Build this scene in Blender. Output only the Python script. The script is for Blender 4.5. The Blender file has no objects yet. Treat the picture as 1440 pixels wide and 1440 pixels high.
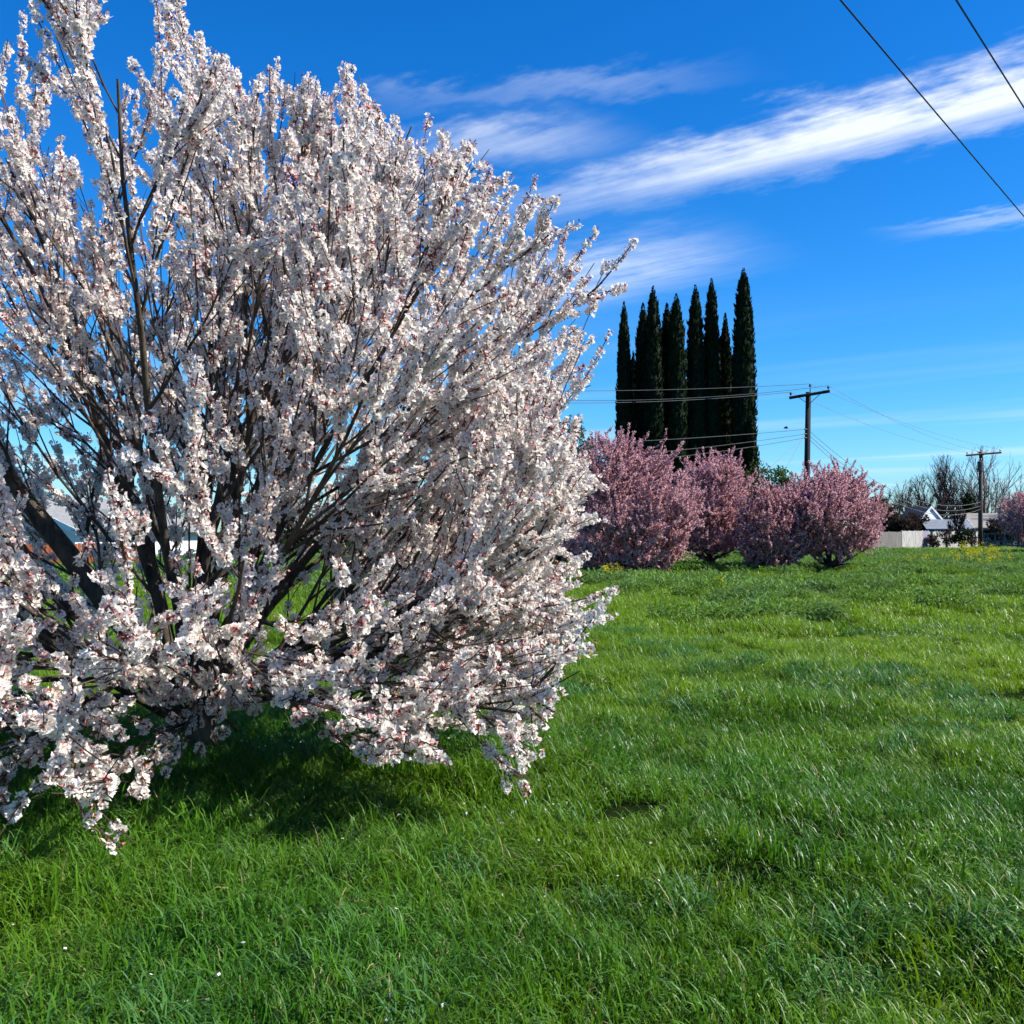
import bpy, math, random
import numpy as np
from mathutils import Vector, Matrix

SC = bpy.context.scene
COL = SC.collection
R = math.radians
rng = np.random.default_rng(11)
random.seed(11)

# ------------------------------------------------------------------ camera
F = 1413.0           # focal length in photograph pixels (1440 px wide)
HY = 747.0           # photograph row of the horizon
EYE = 1.6
cam_d = bpy.data.cameras.new('camera')
cam = bpy.data.objects.new('camera', cam_d)
COL.objects.link(cam)
cam.location = (0, 0, EYE)
cam.rotation_euler = (R(90) + math.atan((HY - 720) / F), 0, 0)
cam_d.sensor_width = 36.0
cam_d.lens = 36.0 * F / 1440.0
cam_d.clip_end = 5000
cam_d.clip_start = 0.05
SC.camera = cam

# ------------------------------------------------------------------ light
SUN_AZ, SUN_EL = R(99), R(42)       # azimuth measured clockwise from the view direction
SUN = Vector((math.sin(SUN_AZ) * math.cos(SUN_EL), math.cos(SUN_AZ) * math.cos(SUN_EL), math.sin(SUN_EL)))
sun_d = bpy.data.lights.new('sun', 'SUN')
sun_d.energy = 5.0
sun_d.angle = R(0.53)
sun_d.color = (1.0, 0.955, 0.88)
sun = bpy.data.objects.new('sun', sun_d)
COL.objects.link(sun)
sun.rotation_euler = SUN.to_track_quat('Z', 'Y').to_euler()
sun.location = (30, 0, 40)

SC.view_settings.view_transform = 'Standard'
SC.view_settings.look = 'None'
SC.view_settings.gamma = 1
SC.view_settings.exposure = 0.88
SC.view_settings.use_curve_mapping = False
SC.cycles.max_bounces = 4
SC.cycles.diffuse_bounces = 2
SC.cycles.transmission_bounces = 3
SC.cycles.transparent_max_bounces = 6
SC.cycles.use_denoising = True
SC.cycles.use_adaptive_sampling = True
SC.cycles.adaptive_threshold = 0.025

# ------------------------------------------------------------------ sky with cirrus
def build_world():
    w = bpy.data.worlds.new('World')
    SC.world = w
    w.use_nodes = True
    nt = w.node_tree
    nt.nodes.clear()
    N, Lk = nt.nodes.new, nt.links.new
    def val(x):
        return x
    def math_(op, a, b=None, c=None, clamp=False):
        n = N('ShaderNodeMath'); n.operation = op; n.use_clamp = clamp
        for i, v in enumerate((a, b, c)):
            if v is None: continue
            if isinstance(v, (int, float)): n.inputs[i].default_value = v
            else: Lk(v, n.inputs[i])
        return n.outputs[0]
    def smooth(v, a, b):
        n = N('ShaderNodeMapRange'); n.interpolation_type = 'SMOOTHSTEP'
        Lk(v, n.inputs[0]); n.inputs[1].default_value = a; n.inputs[2].default_value = b
        return n.outputs[0]
    out = N('ShaderNodeOutputWorld'); bg = N('ShaderNodeBackground')
    sky = N('ShaderNodeTexSky'); sky.sky_type = 'NISHITA'; sky.sun_disc = False
    sky.sun_elevation = SUN_EL; sky.sun_rotation = SUN_AZ
    sky.altitude = 0; sky.air_density = 1.0; sky.dust_density = 0.25; sky.ozone_density = 2.5
    hs = N('ShaderNodeHueSaturation'); hs.inputs['Saturation'].default_value = 1.38; hs.inputs['Value'].default_value = 1.0
    Lk(sky.outputs[0], hs.inputs['Color'])
    # clear, deep blue air: less red, more blue than the plain model sky
    sr = N('ShaderNodeSeparateColor'); Lk(hs.outputs[0], sr.inputs[0])
    cr = N('ShaderNodeCombineColor')
    Lk(math_('MULTIPLY', math_('POWER', math_('MAXIMUM', sr.outputs[0], 0.0), 1.28), 0.38), cr.inputs[0])
    Lk(math_('MULTIPLY', sr.outputs[1], 1.0), cr.inputs[1]); Lk(math_('MULTIPLY', sr.outputs[2], 1.44), cr.inputs[2])
    tc = N('ShaderNodeTexCoord')
    sx = N('ShaderNodeSeparateXYZ'); Lk(tc.outputs['Generated'], sx.inputs[0])
    z = math_('MAXIMUM', sx.outputs[2], 0.02)
    X = math_('DIVIDE', sx.outputs[0], z); Y = math_('DIVIDE', sx.outputs[1], z)
    # cirrus run along one wind direction on a high layer
    wd = (0.742, -0.670)
    U = math_('ADD', math_('MULTIPLY', X, wd[0]), math_('MULTIPLY', Y, wd[1]))
    V = math_('ADD', math_('MULTIPLY', X, -wd[1]), math_('MULTIPLY', Y, wd[0]))
    def noise(su, sv, seed, detail=6, rough=0.6, dist=0.0):
        cb = N('ShaderNodeCombineXYZ')
        Lk(math_('MULTIPLY', U, su), cb.inputs[0]); Lk(math_('MULTIPLY', V, sv), cb.inputs[1]); cb.inputs[2].default_value = seed
        n = N('ShaderNodeTexNoise'); n.inputs['Scale'].default_value = 1.0; n.inputs['Detail'].default_value = detail
        n.inputs['Roughness'].default_value = rough; n.inputs['Distortion'].default_value = dist
        Lk(cb.outputs[0], n.inputs['Vector'])
        return n.outputs[0]
    wisp = noise(5.5, 8.0, 1.7, 4, 0.62, 0.0)
    fine = noise(1.5, 11.0, 5.5, 3, 0.6, 0.0)
    Vw = math_('ADD', V, math_('ADD', math_('MULTIPLY', math_('SUBTRACT', wisp, 0.5), 0.36), math_('MULTIPLY', math_('SUBTRACT', fine, 0.5), 0.10)))
    def px2plane(px, py):
        zz = (HY - py) / F; xx = (px - 720) / F
        return xx / zz, 1 / zz
    def band(p, q, width, gain, fade0, fade1, soft=0.5, tail=None):
        a = px2plane(*p); b = px2plane(*q)
        ua = a[0] * wd[0] + a[1] * wd[1]; ub = b[0] * wd[0] + b[1] * wd[1]
        va = -a[0] * wd[1] + a[1] * wd[0]; vb = -b[0] * wd[1] + b[1] * wd[0]
        sl = (vb - va) / (ub - ua)
        vc = math_('ADD', math_('MULTIPLY', math_('SUBTRACT', U, ua), sl), va)
        dv = math_('ABSOLUTE', math_('SUBTRACT', Vw, vc))
        prof = math_('SUBTRACT', 1.0, smooth(dv, width * 0.12, width))
        tt = math_('DIVIDE', math_('SUBTRACT', U, ua), ub - ua)
        ramp = smooth(tt, fade0, fade1)
        m = math_('MULTIPLY', prof, ramp)
        if tail is not None:
            m = math_('MULTIPLY', m, math_('SUBTRACT', 1.0, smooth(tt, tail[0], tail[1])))
        tex = math_('ADD', math_('MULTIPLY', fine, 1.5), math_('MULTIPLY', wisp, 1.1))
        tex = math_('SUBTRACT', tex, 0.78)
        # dense core keeps its cover, thin rims break into fibres
        m2 = math_('MULTIPLY', m, math_('ADD', math_('MULTIPLY', tex, 1.0), math_('MULTIPLY', m, 0.18)))
        return math_('MULTIPLY', m2, gain)
    bands = [
        band((860, 262), (1440, 122), 0.30, 1.25, -0.95, 1.15),
        band((1240, 332), (1440, 300), 0.16, 0.42, -0.15, 0.9),
        band((800, 400), (1010, 345), 0.55, 0.55, -1.2, 0.1, tail=(0.4, 1.4)),
        band((640, 205), (860, 175), 0.24, 0.42, -0.9, 0.3, tail=(0.4, 1.3)),
        band((660, 130), (960, 102), 0.12, 0.22, -0.9, 0.3, tail=(0.5, 1.5)),
    ]
    tot = bands[0]
    for b in bands[1:]:
        tot = math_('ADD', tot, math_('MAXIMUM', b, 0.0))
    # thin veils low over the horizon
    lowv = noise(0.10, 0.50, 21.0, 3, 0.55, 0.0)
    lowm = math_('MULTIPLY', smooth(lowv, 0.48, 0.72), math_('SUBTRACT', 1.0, smooth(sx.outputs[2], 0.10, 0.24)))
    tot = math_('ADD', tot, math_('MULTIPLY', lowm, 0.30))
    cover = math_('MULTIPLY', tot, smooth(sx.outputs[2], 0.0, 0.05))
    cover = math_('MINIMUM', math_('MAXIMUM', cover, 0.0), 0.93)
    mix = N('ShaderNodeMix'); mix.data_type = 'RGBA'
    Lk(cover, mix.inputs['Factor']); Lk(cr.outputs[0], mix.inputs['A'])
    mix.inputs['B'].default_value = (7.6, 8.2, 9.0, 1)
    Lk(mix.outputs['Result'], bg.inputs[0])
    bg.inputs[1].default_value = 0.073
    w.cycles.sampling_method = 'MANUAL'; w.cycles.sample_map_resolution = 256
    Lk(bg.outputs[0], out.inputs[0])
build_world()

# ------------------------------------------------------------------ helpers
def P(px, py, d):
    return np.array((d * (px - 720) / F, d, EYE + d * (HY - py) / F))
def PX(px, d):
    return d * (px - 720) / F
def HT(py, d):
    return EYE + d * (HY - py) / F

_lat = np.random.default_rng(5).random((256, 256))
def vnoise(x, y):
    x = np.asarray(x, float); y = np.asarray(y, float)
    xi = np.floor(x).astype(int); yi = np.floor(y).astype(int)
    fx = x - xi; fy = y - yi
    fx = fx * fx * (3 - 2 * fx); fy = fy * fy * (3 - 2 * fy)
    g = lambda a, b: _lat[a % 256, b % 256]
    return (g(xi, yi) * (1 - fx) * (1 - fy) + g(xi + 1, yi) * fx * (1 - fy) + g(xi, yi + 1) * (1 - fx) * fy + g(xi + 1, yi + 1) * fx * fy)
def ground_z(x, y):
    x = np.asarray(x, float); y = np.asarray(y, float)
    fade = np.clip((120 - y) / 60, 0, 1) * np.clip((60 - np.abs(x)) / 20, 0, 1)
    return fade * (0.15 * (vnoise(x * 0.9 + 7, y * 0.9 + 3) - 0.5) + 0.10 * (vnoise(x * 2.3, y * 2.3 + 50) - 0.5))

def mesh_arrays(name, V, polys, mats=(), mi=None, smooth=False):
    """polys: list of (k, int array (n,k)) blocks"""
    me = bpy.data.meshes.new(name)
    V = np.asarray(V, np.float32)
    me.vertices.add(len(V)); me.vertices.foreach_set('co', V.ravel())
    nl = sum(a.size for a in polys); npoly = sum(len(a) for a in polys)
    me.loops.add(nl); me.polygons.add(npoly)
    if npoly:
        me.loops.foreach_set('vertex_index', np.concatenate([a.ravel() for a in polys]).astype(np.int32))
        tot = np.concatenate([np.full(len(a), a.shape[1]) for a in polys])
        st = np.concatenate([[0], np.cumsum(tot)[:-1]])
        me.polygons.foreach_set('loop_start', st.astype(np.int32))
        if mi is not None:
            me.polygons.foreach_set('material_index', np.asarray(mi, np.int32))
        me.polygons.foreach_set('use_smooth', np.full(npoly, bool(smooth)))
    for m in mats: me.materials.append(m)
    me.update(calc_edges=True)
    return me

def link(name, data, parent=None, loc=None, rz=None):
    o = bpy.data.objects.new(name, data); COL.objects.link(o)
    if parent is not None: o.parent = parent
    if loc is not None: o.location = tuple(float(v) for v in loc)
    if rz is not None: o.rotation_euler = (0, 0, rz)
    return o
def tag(o, label=None, cat=None, group=None, kind=None):
    if label: o['label'] = label
    if cat: o['category'] = cat
    if group: o['group'] = group
    if kind: o['kind'] = kind
    return o
def thing(name, label, cat, loc=(0, 0, 0), rz=0, group=None):
    o = link(name, None, None, loc, rz)
    o.empty_display_size = 0.2
    return tag(o, label, cat, group)

class MB:
    """collects plain shapes into one mesh"""
    def __init__(s): s.V = []; s.F = []; s.M = []
    def add(s, verts, faces, m=0):
        b = len(s.V); s.V += [tuple(map(float, v)) for v in verts]
        s.F += [tuple(b + i for i in f) for f in faces]; s.M += [m] * len(faces)
    def box(s, x0, x1, y0, y1, z0, z1, m=0):
        v = [(x0, y0, z0), (x1, y0, z0), (x1, y1, z0), (x0, y1, z0), (x0, y0, z1), (x1, y0, z1), (x1, y1, z1), (x0, y1, z1)]
        s.add(v, [(0, 3, 2, 1), (4, 5, 6, 7), (0, 1, 5, 4), (1, 2, 6, 5), (2, 3, 7, 6), (3, 0, 4, 7)], m)
    def tube(s, pts, rad, k=8, m=0, cap=True):
        pts = [Vector(p) for p in pts]
        if not hasattr(rad, '__len__'): rad = [rad] * len(pts)
        V = []; n = len(pts)
        ref = Vector((0.31, 0.22, 0.93))
        for i, p in enumerate(pts):
            t = (pts[min(i + 1, n - 1)] - pts[max(i - 1, 0)]).normalized()
            if abs(t.dot(ref)) > 0.95: ref2 = Vector((1, 0, 0))
            else: ref2 = ref
            a = t.cross(ref2).normalized(); b = t.cross(a)
            for j in range(k):
                q = 2 * math.pi * j / k
                V.append(p + rad[i] * (math.cos(q) * a + math.sin(q) * b))
        Fc = []
        for i in range(n - 1):
            for j in range(k):
                Fc.append((i * k + j, i * k + (j + 1) % k, (i + 1) * k + (j + 1) % k, (i + 1) * k + j))
        if cap: Fc += [tuple(range(k))[::-1], tuple(range((n - 1) * k, n * k))]
        s.add(V, Fc, m)
    def mesh(s, name, mats, smooth=False):
        me = bpy.data.meshes.new(name); me.from_pydata(s.V, [], s.F)
        for m in mats: me.materials.append(m)
        me.polygons.foreach_set('material_index', s.M)
        if smooth: me.polygons.foreach_set('use_smooth', [True] * len(s.F))
        me.update(); return me
    def build(s, name, mats, parent=None, loc=None, rz=None, smooth=False):
        return link(name, s.mesh(name, mats if isinstance(mats, (list, tuple)) else [mats], smooth), parent, loc, rz)

# ------------------------------------------------------------------ materials
def new_mat(name):
    m = bpy.data.materials.new(name); m.use_nodes = True
    nt = m.node_tree; nt.nodes.clear()
    return m, nt, nt.nodes.new, nt.links.new
def rgba(c): return (c[0], c[1], c[2], 1)

def leaf_mat(name, c1, c2, trans=0.35, tcol=None, gloss=0.0, rough=0.4, pos=None, rand_amt=1.0, c3=None, zone=None):
    """thin two-sided plant tissue; colours run c1..c2 per instance, c3 patchily over the field"""
    m, nt, N, L = new_mat(name)
    out = N('ShaderNodeOutputMaterial')
    oi = N('ShaderNodeObjectInfo')
    mx = N('ShaderNodeMix'); mx.data_type = 'RGBA'
    mx.inputs['A'].default_value = rgba(c1); mx.inputs['B'].default_value = rgba(c2)
    geo = N('ShaderNodeNewGeometry')
    fac = oi.outputs['Random']
    rp = N('ShaderNodeMath'); rp.operation = 'ADD'; L(oi.outputs['Random'], rp.inputs[0])
    L(geo.outputs['Random Per Island'], rp.inputs[1])
    hf = N('ShaderNodeMath'); hf.operation = 'MULTIPLY'; L(rp.outputs[0], hf.inputs[0]); hf.inputs[1].default_value = 0.5
    L(hf.outputs[0], mx.inputs['Factor'])
    col = mx.outputs['Result']
    if c3 is not None:
        nz = N('ShaderNodeTexNoise'); nz.inputs['Scale'].default_value = pos; nz.inputs['Detail'].default_value = 4; nz.inputs['Roughness'].default_value = 0.6
        L(geo.outputs['Position'], nz.inputs['Vector'])
        mr = N('ShaderNodeMapRange'); L(nz.outputs[0], mr.inputs[0]); mr.inputs[1].default_value = 0.38; mr.inputs[2].default_value = 0.60
        fo = mr.outputs[0]
        if zone:          # a different sward grows beyond this distance into the field
            sy = N('ShaderNodeSeparateXYZ'); L(geo.outputs['Position'], sy.inputs[0])
            zr = N('ShaderNodeMapRange'); L(sy.outputs[1], zr.inputs[0]); zr.inputs[1].default_value = zone[0]; zr.inputs[2].default_value = zone[1]; zr.inputs[3].default_value = zone[2]; zr.inputs[4].default_value = zone[3]
            za = N('ShaderNodeMath'); za.operation = 'ADD'; za.use_clamp = True; L(fo, za.inputs[0]); L(zr.outputs[0], za.inputs[1]); fo = za.outputs[0]
        m2 = N('ShaderNodeMix'); m2.data_type = 'RGBA'; L(fo, m2.inputs['Factor']); L(col, m2.inputs['A']); m2.inputs['B'].default_value = rgba(c3)
        col = m2.outputs['Result']
    df = N('ShaderNodeBsdfDiffuse'); L(col, df.inputs[0])
    tr = N('ShaderNodeBsdfTranslucent')
    if tcol is not None:
        mt = N('ShaderNodeMix'); mt.data_type = 'RGBA'; mt.blend_type = 'MULTIPLY'; mt.inputs['Factor'].default_value = 1
        L(col, mt.inputs['A']); mt.inputs['B'].default_value = rgba(tcol); L(mt.outputs['Result'], tr.inputs[0])
    else: L(col, tr.inputs[0])
    ms = N('ShaderNodeMixShader'); ms.inputs[0].default_value = trans
    L(df.outputs[0], ms.inputs[1]); L(tr.outputs[0], ms.inputs[2])
    sh = ms.outputs[0]
    if gloss > 0:
        gl = N('ShaderNodeBsdfGlossy'); gl.inputs['Roughness'].default_value = rough; gl.inputs[0].default_value = (1, 1, 1, 1)
        fr = N('ShaderNodeFresnel'); fr.inputs[0].default_value = 1.4
        fm = N('ShaderNodeMath'); fm.operation = 'MULTIPLY'; L(fr.outputs[0], fm.inputs[0]); fm.inputs[1].default_value = gloss
        mg = N('ShaderNodeMixShader'); L(fm.outputs[0], mg.inputs[0]); L(sh, mg.inputs[1]); L(gl.outputs[0], mg.inputs[2]); sh = mg.outputs[0]
    L(sh, out.inputs[0])
    return m

def surf(name, c1, c2=None, scale=4.0, rough=0.8, stretch=(1, 1, 1), bump=0.0, detail=5, spec=0.3, metal=0.0, obj=True):
    m, nt, N, L = new_mat(name)
    out = N('ShaderNodeOutputMaterial'); b = N('ShaderNodeBsdfPrincipled')
    b.inputs['Roughness'].default_value = rough; b.inputs['Metallic'].default_value = metal
    b.inputs['Specular IOR Level'].default_value = spec
    tc = N('ShaderNodeTexCoord'); mp = N('ShaderNodeMapping'); mp.inputs['Scale'].default_value = stretch
    L(tc.outputs['Object' if obj else 'Generated'], mp.inputs[0])
    nz = N('ShaderNodeTexNoise'); nz.inputs['Scale'].default_value = scale; nz.inputs['Detail'].default_value = detail; nz.inputs['Roughness'].default_value = 0.62
    L(mp.outputs[0], nz.inputs['Vector'])
    mr = N('ShaderNodeMapRange'); L(nz.outputs[0], mr.inputs[0]); mr.inputs[1].default_value = 0.3; mr.inputs[2].default_value = 0.7
    mx = N('ShaderNodeMix'); mx.data_type = 'RGBA'; L(mr.outputs[0], mx.inputs['Factor'])
    mx.inputs['A'].default_value = rgba(c1); mx.inputs['B'].default_value = rgba(c2 or c1)
    L(mx.outputs['Result'], b.inputs['Base Color'])
    if bump > 0:
        bp = N('ShaderNodeBump'); bp.inputs['Strength'].default_value = bump; bp.inputs['Distance'].default_value = 0.02
        L(nz.outputs[0], bp.inputs['Height']); L(bp.outputs[0], b.inputs['Normal'])
    L(b.outputs[0], out.inputs[0])
    return m

M = {}
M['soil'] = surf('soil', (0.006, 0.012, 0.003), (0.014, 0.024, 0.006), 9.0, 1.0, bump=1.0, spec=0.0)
M['bark'] = surf('bark', (0.016, 0.012, 0.010), (0.13, 0.10, 0.065), 16.0, 0.9, (1, 1, 0.45), 1.0, 9)
M['twig'] = surf('twig_bark', (0.045, 0.026, 0.020), (0.10, 0.060, 0.045), 6.0, 0.7)
M['plum_bark'] = surf('plum_bark', (0.030, 0.018, 0.016), (0.075, 0.045, 0.038), 5.0, 0.85, bump=0.5)
M['grey_bark'] = surf('grey_bark', (0.10, 0.085, 0.07), (0.22, 0.19, 0.16), 3.0, 0.9)
M['petal'] = leaf_mat('petal', (0.89, 0.82, 0.74), (0.95, 0.91, 0.84), 0.45)
M['blush_petal'] = leaf_mat('blush_petal', (0.84, 0.58, 0.52), (0.92, 0.78, 0.70), 0.33)
M['calyx'] = leaf_mat('calyx', (0.20, 0.045, 0.03), (0.40, 0.12, 0.08), 0.2)
M['bud'] = leaf_mat('bud', (0.68, 0.22, 0.22), (0.82, 0.50, 0.46), 0.25)
M['stamen'] = leaf_mat('stamen', (0.42, 0.14, 0.10), (0.62, 0.40, 0.16), 0.2)
M['pink_petal'] = leaf_mat('pink_petal', (0.62, 0.30, 0.33), (0.84, 0.57, 0.58), 0.38)
M['plum_leaf'] = leaf_mat('plum_leaf', (0.10, 0.030, 0.030), (0.30, 0.11, 0.10), 0.3)
M['grass'] = leaf_mat('grass_blade', (0.022, 0.096, 0.008), (0.085, 0.225, 0.016), 0.42, (1.5, 1.35, 0.7), 0.045, 0.48, 0.30, c3=(0.140, 0.255, 0.008), zone=(6, 12, -0.30, 0.45))
M['blue_grass'] = leaf_mat('lush_blade', (0.030, 0.110, 0.022), (0.105, 0.235, 0.060), 0.38, (1.4, 1.3, 0.7), 0.045, 0.48, 0.9, c3=(0.060, 0.170, 0.030))
M['weed'] = leaf_mat('weed_leaf', (0.085, 0.165, 0.055), (0.165, 0.275, 0.115), 0.30, (1.4, 1.3, 0.7), 0.1, 0.45, 0.5, c3=(0.12, 0.23, 0.035))
M['dry_blade'] = leaf_mat('dry_blade', (0.20, 0.18, 0.08), (0.34, 0.30, 0.14), 0.3)
M['mustard'] = leaf_mat('mustard_petal', (0.55, 0.46, 0.02), (0.72, 0.64, 0.05), 0.3)
M['tiny_white'] = leaf_mat('white_weed_petal', (0.8, 0.8, 0.8), (0.85, 0.85, 0.85), 0.3)
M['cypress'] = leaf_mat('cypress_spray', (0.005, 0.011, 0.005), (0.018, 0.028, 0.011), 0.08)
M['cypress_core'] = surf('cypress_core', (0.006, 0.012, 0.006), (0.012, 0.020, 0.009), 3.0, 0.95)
M['olive_leaf'] = leaf_mat('olive_leaf', (0.040, 0.060, 0.020), (0.10, 0.125, 0.045), 0.3)
M['green_leaf'] = leaf_mat('green_leaf', (0.035, 0.075, 0.015), (0.11, 0.17, 0.035), 0.35)
M['dark_leaf'] = leaf_mat('dark_leaf', (0.012, 0.022, 0.010), (0.040, 0.055, 0.022), 0.2)
M['brown_leaf'] = leaf_mat('brown_leaf', (0.040, 0.028, 0.020), (0.085, 0.062, 0.045), 0.2)
M['pole'] = surf('creosote_pole', (0.010, 0.010, 0.012), (0.024, 0.022, 0.022), 3.0, 0.85, (6, 6, 0.5), 0.4)
M['pole_brown'] = surf('weathered_pole', (0.045, 0.032, 0.024), (0.12, 0.085, 0.06), 3.0, 0.85, (6, 6, 0.5), 0.4)
M['porcelain'] = surf('porcelain', (0.05, 0.045, 0.05), (0.09, 0.08, 0.08), 3.0, 0.25)
M['wire'] = surf('aluminium_wire', (0.16, 0.15, 0.145), (0.22, 0.21, 0.20), 2.0, 0.55)
M['wire_dark'] = surf('dark_wire', (0.025, 0.03, 0.04), (0.04, 0.045, 0.055), 2.0, 0.6)
M['steel'] = surf('transformer_paint', (0.07, 0.06, 0.055), (0.12, 0.10, 0.09), 2.0, 0.6)
M['white_wall'] = surf('white_siding', (0.74, 0.74, 0.72), (0.82, 0.82, 0.80), 1.5, 0.8)
M['cream_wall'] = surf('cream_wall', (0.52, 0.48, 0.42), (0.60, 0.56, 0.50), 1.5, 0.85)
M['teal_wall'] = surf('blue_green_wall', (0.06, 0.10, 0.11), (0.09, 0.14, 0.15), 2.0, 0.8)
M['teal_fence'] = surf('teal_board', (0.035, 0.075, 0.07), (0.07, 0.12, 0.11), 2.5, 0.8, (6, 6, 0.6))
M['brown_roof'] = surf('brown_shingle', (0.10, 0.075, 0.062), (0.17, 0.13, 0.11), 5.0, 0.9)
M['blue_roof'] = surf('blue_grey_roof', (0.13, 0.15, 0.17), (0.22, 0.25, 0.28), 4.0, 0.85)
M['grey_roof'] = surf('grey_shingle', (0.16, 0.16, 0.155), (0.27, 0.27, 0.26), 5.0, 0.9)
M['tan_roof'] = surf('tan_shingle', (0.20, 0.18, 0.155), (0.30, 0.27, 0.235), 5.0, 0.9)
M['glass'] = surf('window_glass', (0.02, 0.025, 0.03), (0.03, 0.035, 0.04), 2.0, 0.12, spec=0.6)
M['trim'] = surf('white_trim', (0.70, 0.70, 0.68), (0.78, 0.78, 0.76), 2.0, 0.7)
M['white_fence'] = surf('whitewashed_board', (0.22, 0.20, 0.175), (0.56, 0.54, 0.49), 2.6, 0.85, (3, 3, 0.5))
M['grey_fence'] = surf('grey_weathered_board', (0.10, 0.09, 0.08), (0.22, 0.20, 0.18), 2.0, 0.9, (5, 5, 0.4))
M['mauve_fence'] = surf('mauve_board', (0.24, 0.22, 0.28), (0.34, 0.31, 0.38), 2.0, 0.85, (5, 5, 0.4))
M['dark_fence'] = surf('dark_weathered_board', (0.07, 0.062, 0.055), (0.15, 0.135, 0.12), 2.0, 0.9, (5, 5, 0.4))
M['orange_fence'] = surf('redwood_stain', (0.34, 0.085, 0.030), (0.52, 0.16, 0.06), 2.5, 0.75, (5, 5, 0.4))
M['feather'] = surf('feather', (0.02, 0.02, 0.022), (0.04, 0.04, 0.042), 9.0, 0.7)

# ------------------------------------------------------------------ scattering by geometry nodes
def lib(name, meshes):
    c = bpy.data.collections.new(name)
    for i, me in enumerate(meshes):
        c.objects.link(bpy.data.objects.new('%s_%02d' % (name, i), me))
    ng = bpy.data.node_groups.new('scatter_' + name, 'GeometryNodeTree')
    ng.interface.new_socket('Geometry', in_out='INPUT', socket_type='NodeSocketGeometry')
    ng.interface.new_socket('Geometry', in_out='OUTPUT', socket_type='NodeSocketGeometry')
    N, L = ng.nodes.new, ng.links.new
    gi = N('NodeGroupInput'); go = N('NodeGroupOutput')
    ip = N('GeometryNodeInstanceOnPoints'); ci = N('GeometryNodeCollectionInfo')
    ci.inputs['Collection'].default_value = c
    ci.inputs['Separate Children'].default_value = True; ci.inputs['Reset Children'].default_value = True
    L(gi.outputs[0], ip.inputs['Points']); L(ci.outputs[0], ip.inputs['Instance']); ip.inputs['Pick Instance'].default_value = True
    for nm, dt, sock in (('rot', 'FLOAT_VECTOR', 'Rotation'), ('scl', 'FLOAT', 'Scale'), ('idx', 'INT', 'Instance Index')):
        a = N('GeometryNodeInputNamedAttribute'); a.data_type = dt; a.inputs[0].default_value = nm
        L(a.outputs[0], ip.inputs[sock])
    L(ip.outputs[0], go.inputs[0])
    return ng
def scatter(name, ng, pts, eul, scl, idx, parent=None, mats=()):
    me = mesh_arrays(name, pts, [])
    for m in mats: me.materials.append(m)
    a = me.attributes.new('rot', 'FLOAT_VECTOR', 'POINT'); a.data.foreach_set('vector', np.asarray(eul, np.float32).ravel())
    a = me.attributes.new('scl', 'FLOAT', 'POINT'); a.data.foreach_set('value', np.asarray(scl, np.float32).ravel())
    a = me.attributes.new('idx', 'INT', 'POINT'); a.data.foreach_set('value', np.asarray(idx, np.int32).ravel())
    o = link(name, me, parent)
    md = o.modifiers.new('scatter', 'NODES'); md.node_group = ng
    o['kind'] = 'stuff'
    return o
def euler_to(dirs, spin):
    """euler angles that turn local Z to dirs, spun about it"""
    d = dirs / np.linalg.norm(dirs, axis=1, keepdims=True)
    th = np.arccos(np.clip(d[:, 2], -1, 1)); ph = np.arctan2(d[:, 1], d[:, 0])
    ct, st, cp, sp, cs, ss = np.cos(th), np.sin(th), np.cos(ph), np.sin(ph), np.cos(spin), np.sin(spin)
    R00 = cp * ct * cs - sp * ss; R10 = sp * ct * cs + cp * ss; R20 = -st * cs
    R21 = st * ss; R22 = ct
    return np.stack([np.arctan2(R21, R22), -np.arcsin(np.clip(R20, -1, 1)), np.arctan2(R10, R00)], 1)

# ------------------------------------------------------------------ growing branches
def unit(v): return v / np.maximum(np.linalg.norm(v, axis=-1, keepdims=True), 1e-9)
def grow(S, D, Ln, nseg, up, wig, g):
    N_ = len(S); Pth = np.zeros((N_, nseg + 1, 3)); Pth[:, 0] = S; d = unit(D)
    upv = np.zeros((N_, 3)); upv[:, 2] = 1
    for i in range(nseg):
        d = unit(d + upv * np.asarray(up).reshape(-1, 1) / nseg + g.normal(0, wig, (N_, 3)))
        Pth[:, i + 1] = Pth[:, i] + d * (Ln / nseg)[:, None]
    return Pth
def along(Pth, t):
    n = Pth.shape[1]; f = t * (n - 1); i = np.minimum(f.astype(int), n - 2); fr = (f - i)[:, None]
    k = np.arange(len(Pth)); a = Pth[k, i]; b = Pth[k, i + 1]
    return a + (b - a) * fr, unit(b - a)
def spawn(Pth, Rad, k, t0, t1, a0, a1, g, upb=0.0):
    N_ = len(Pth); rep = np.repeat(np.arange(N_), k)
    base = (np.tile(np.arange(k), N_) + g.random(N_ * k)) / k
    t = t0 + (t1 - t0) * base
    S, T = along(Pth[rep], t)
    q = unit(np.cross(T, g.normal(size=T.shape))); a = g.uniform(a0, a1, len(T))[:, None]
    D = np.cos(a) * T + np.sin(a) * q; D[:, 2] += upb; D = unit(D)
    r = Rad[rep, 0] + (Rad[rep, -1] - Rad[rep, 0]) * t
    return S, D, r, rep
def reach(S, D, inside, mx, step=0.06):
    L_ = np.zeros(len(S)); alive = np.ones(len(S), bool)
    for j in range(1, int(mx / step) + 1):
        p = S + D * (j * step)
        ok = inside(p) & alive
        L_[ok] = j * step
        # forgive the first hand's breadth so limbs starting outside can enter
        alive = alive & (ok | (j * step < 0.25))
        if not alive.any(): break
    return L_
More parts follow.
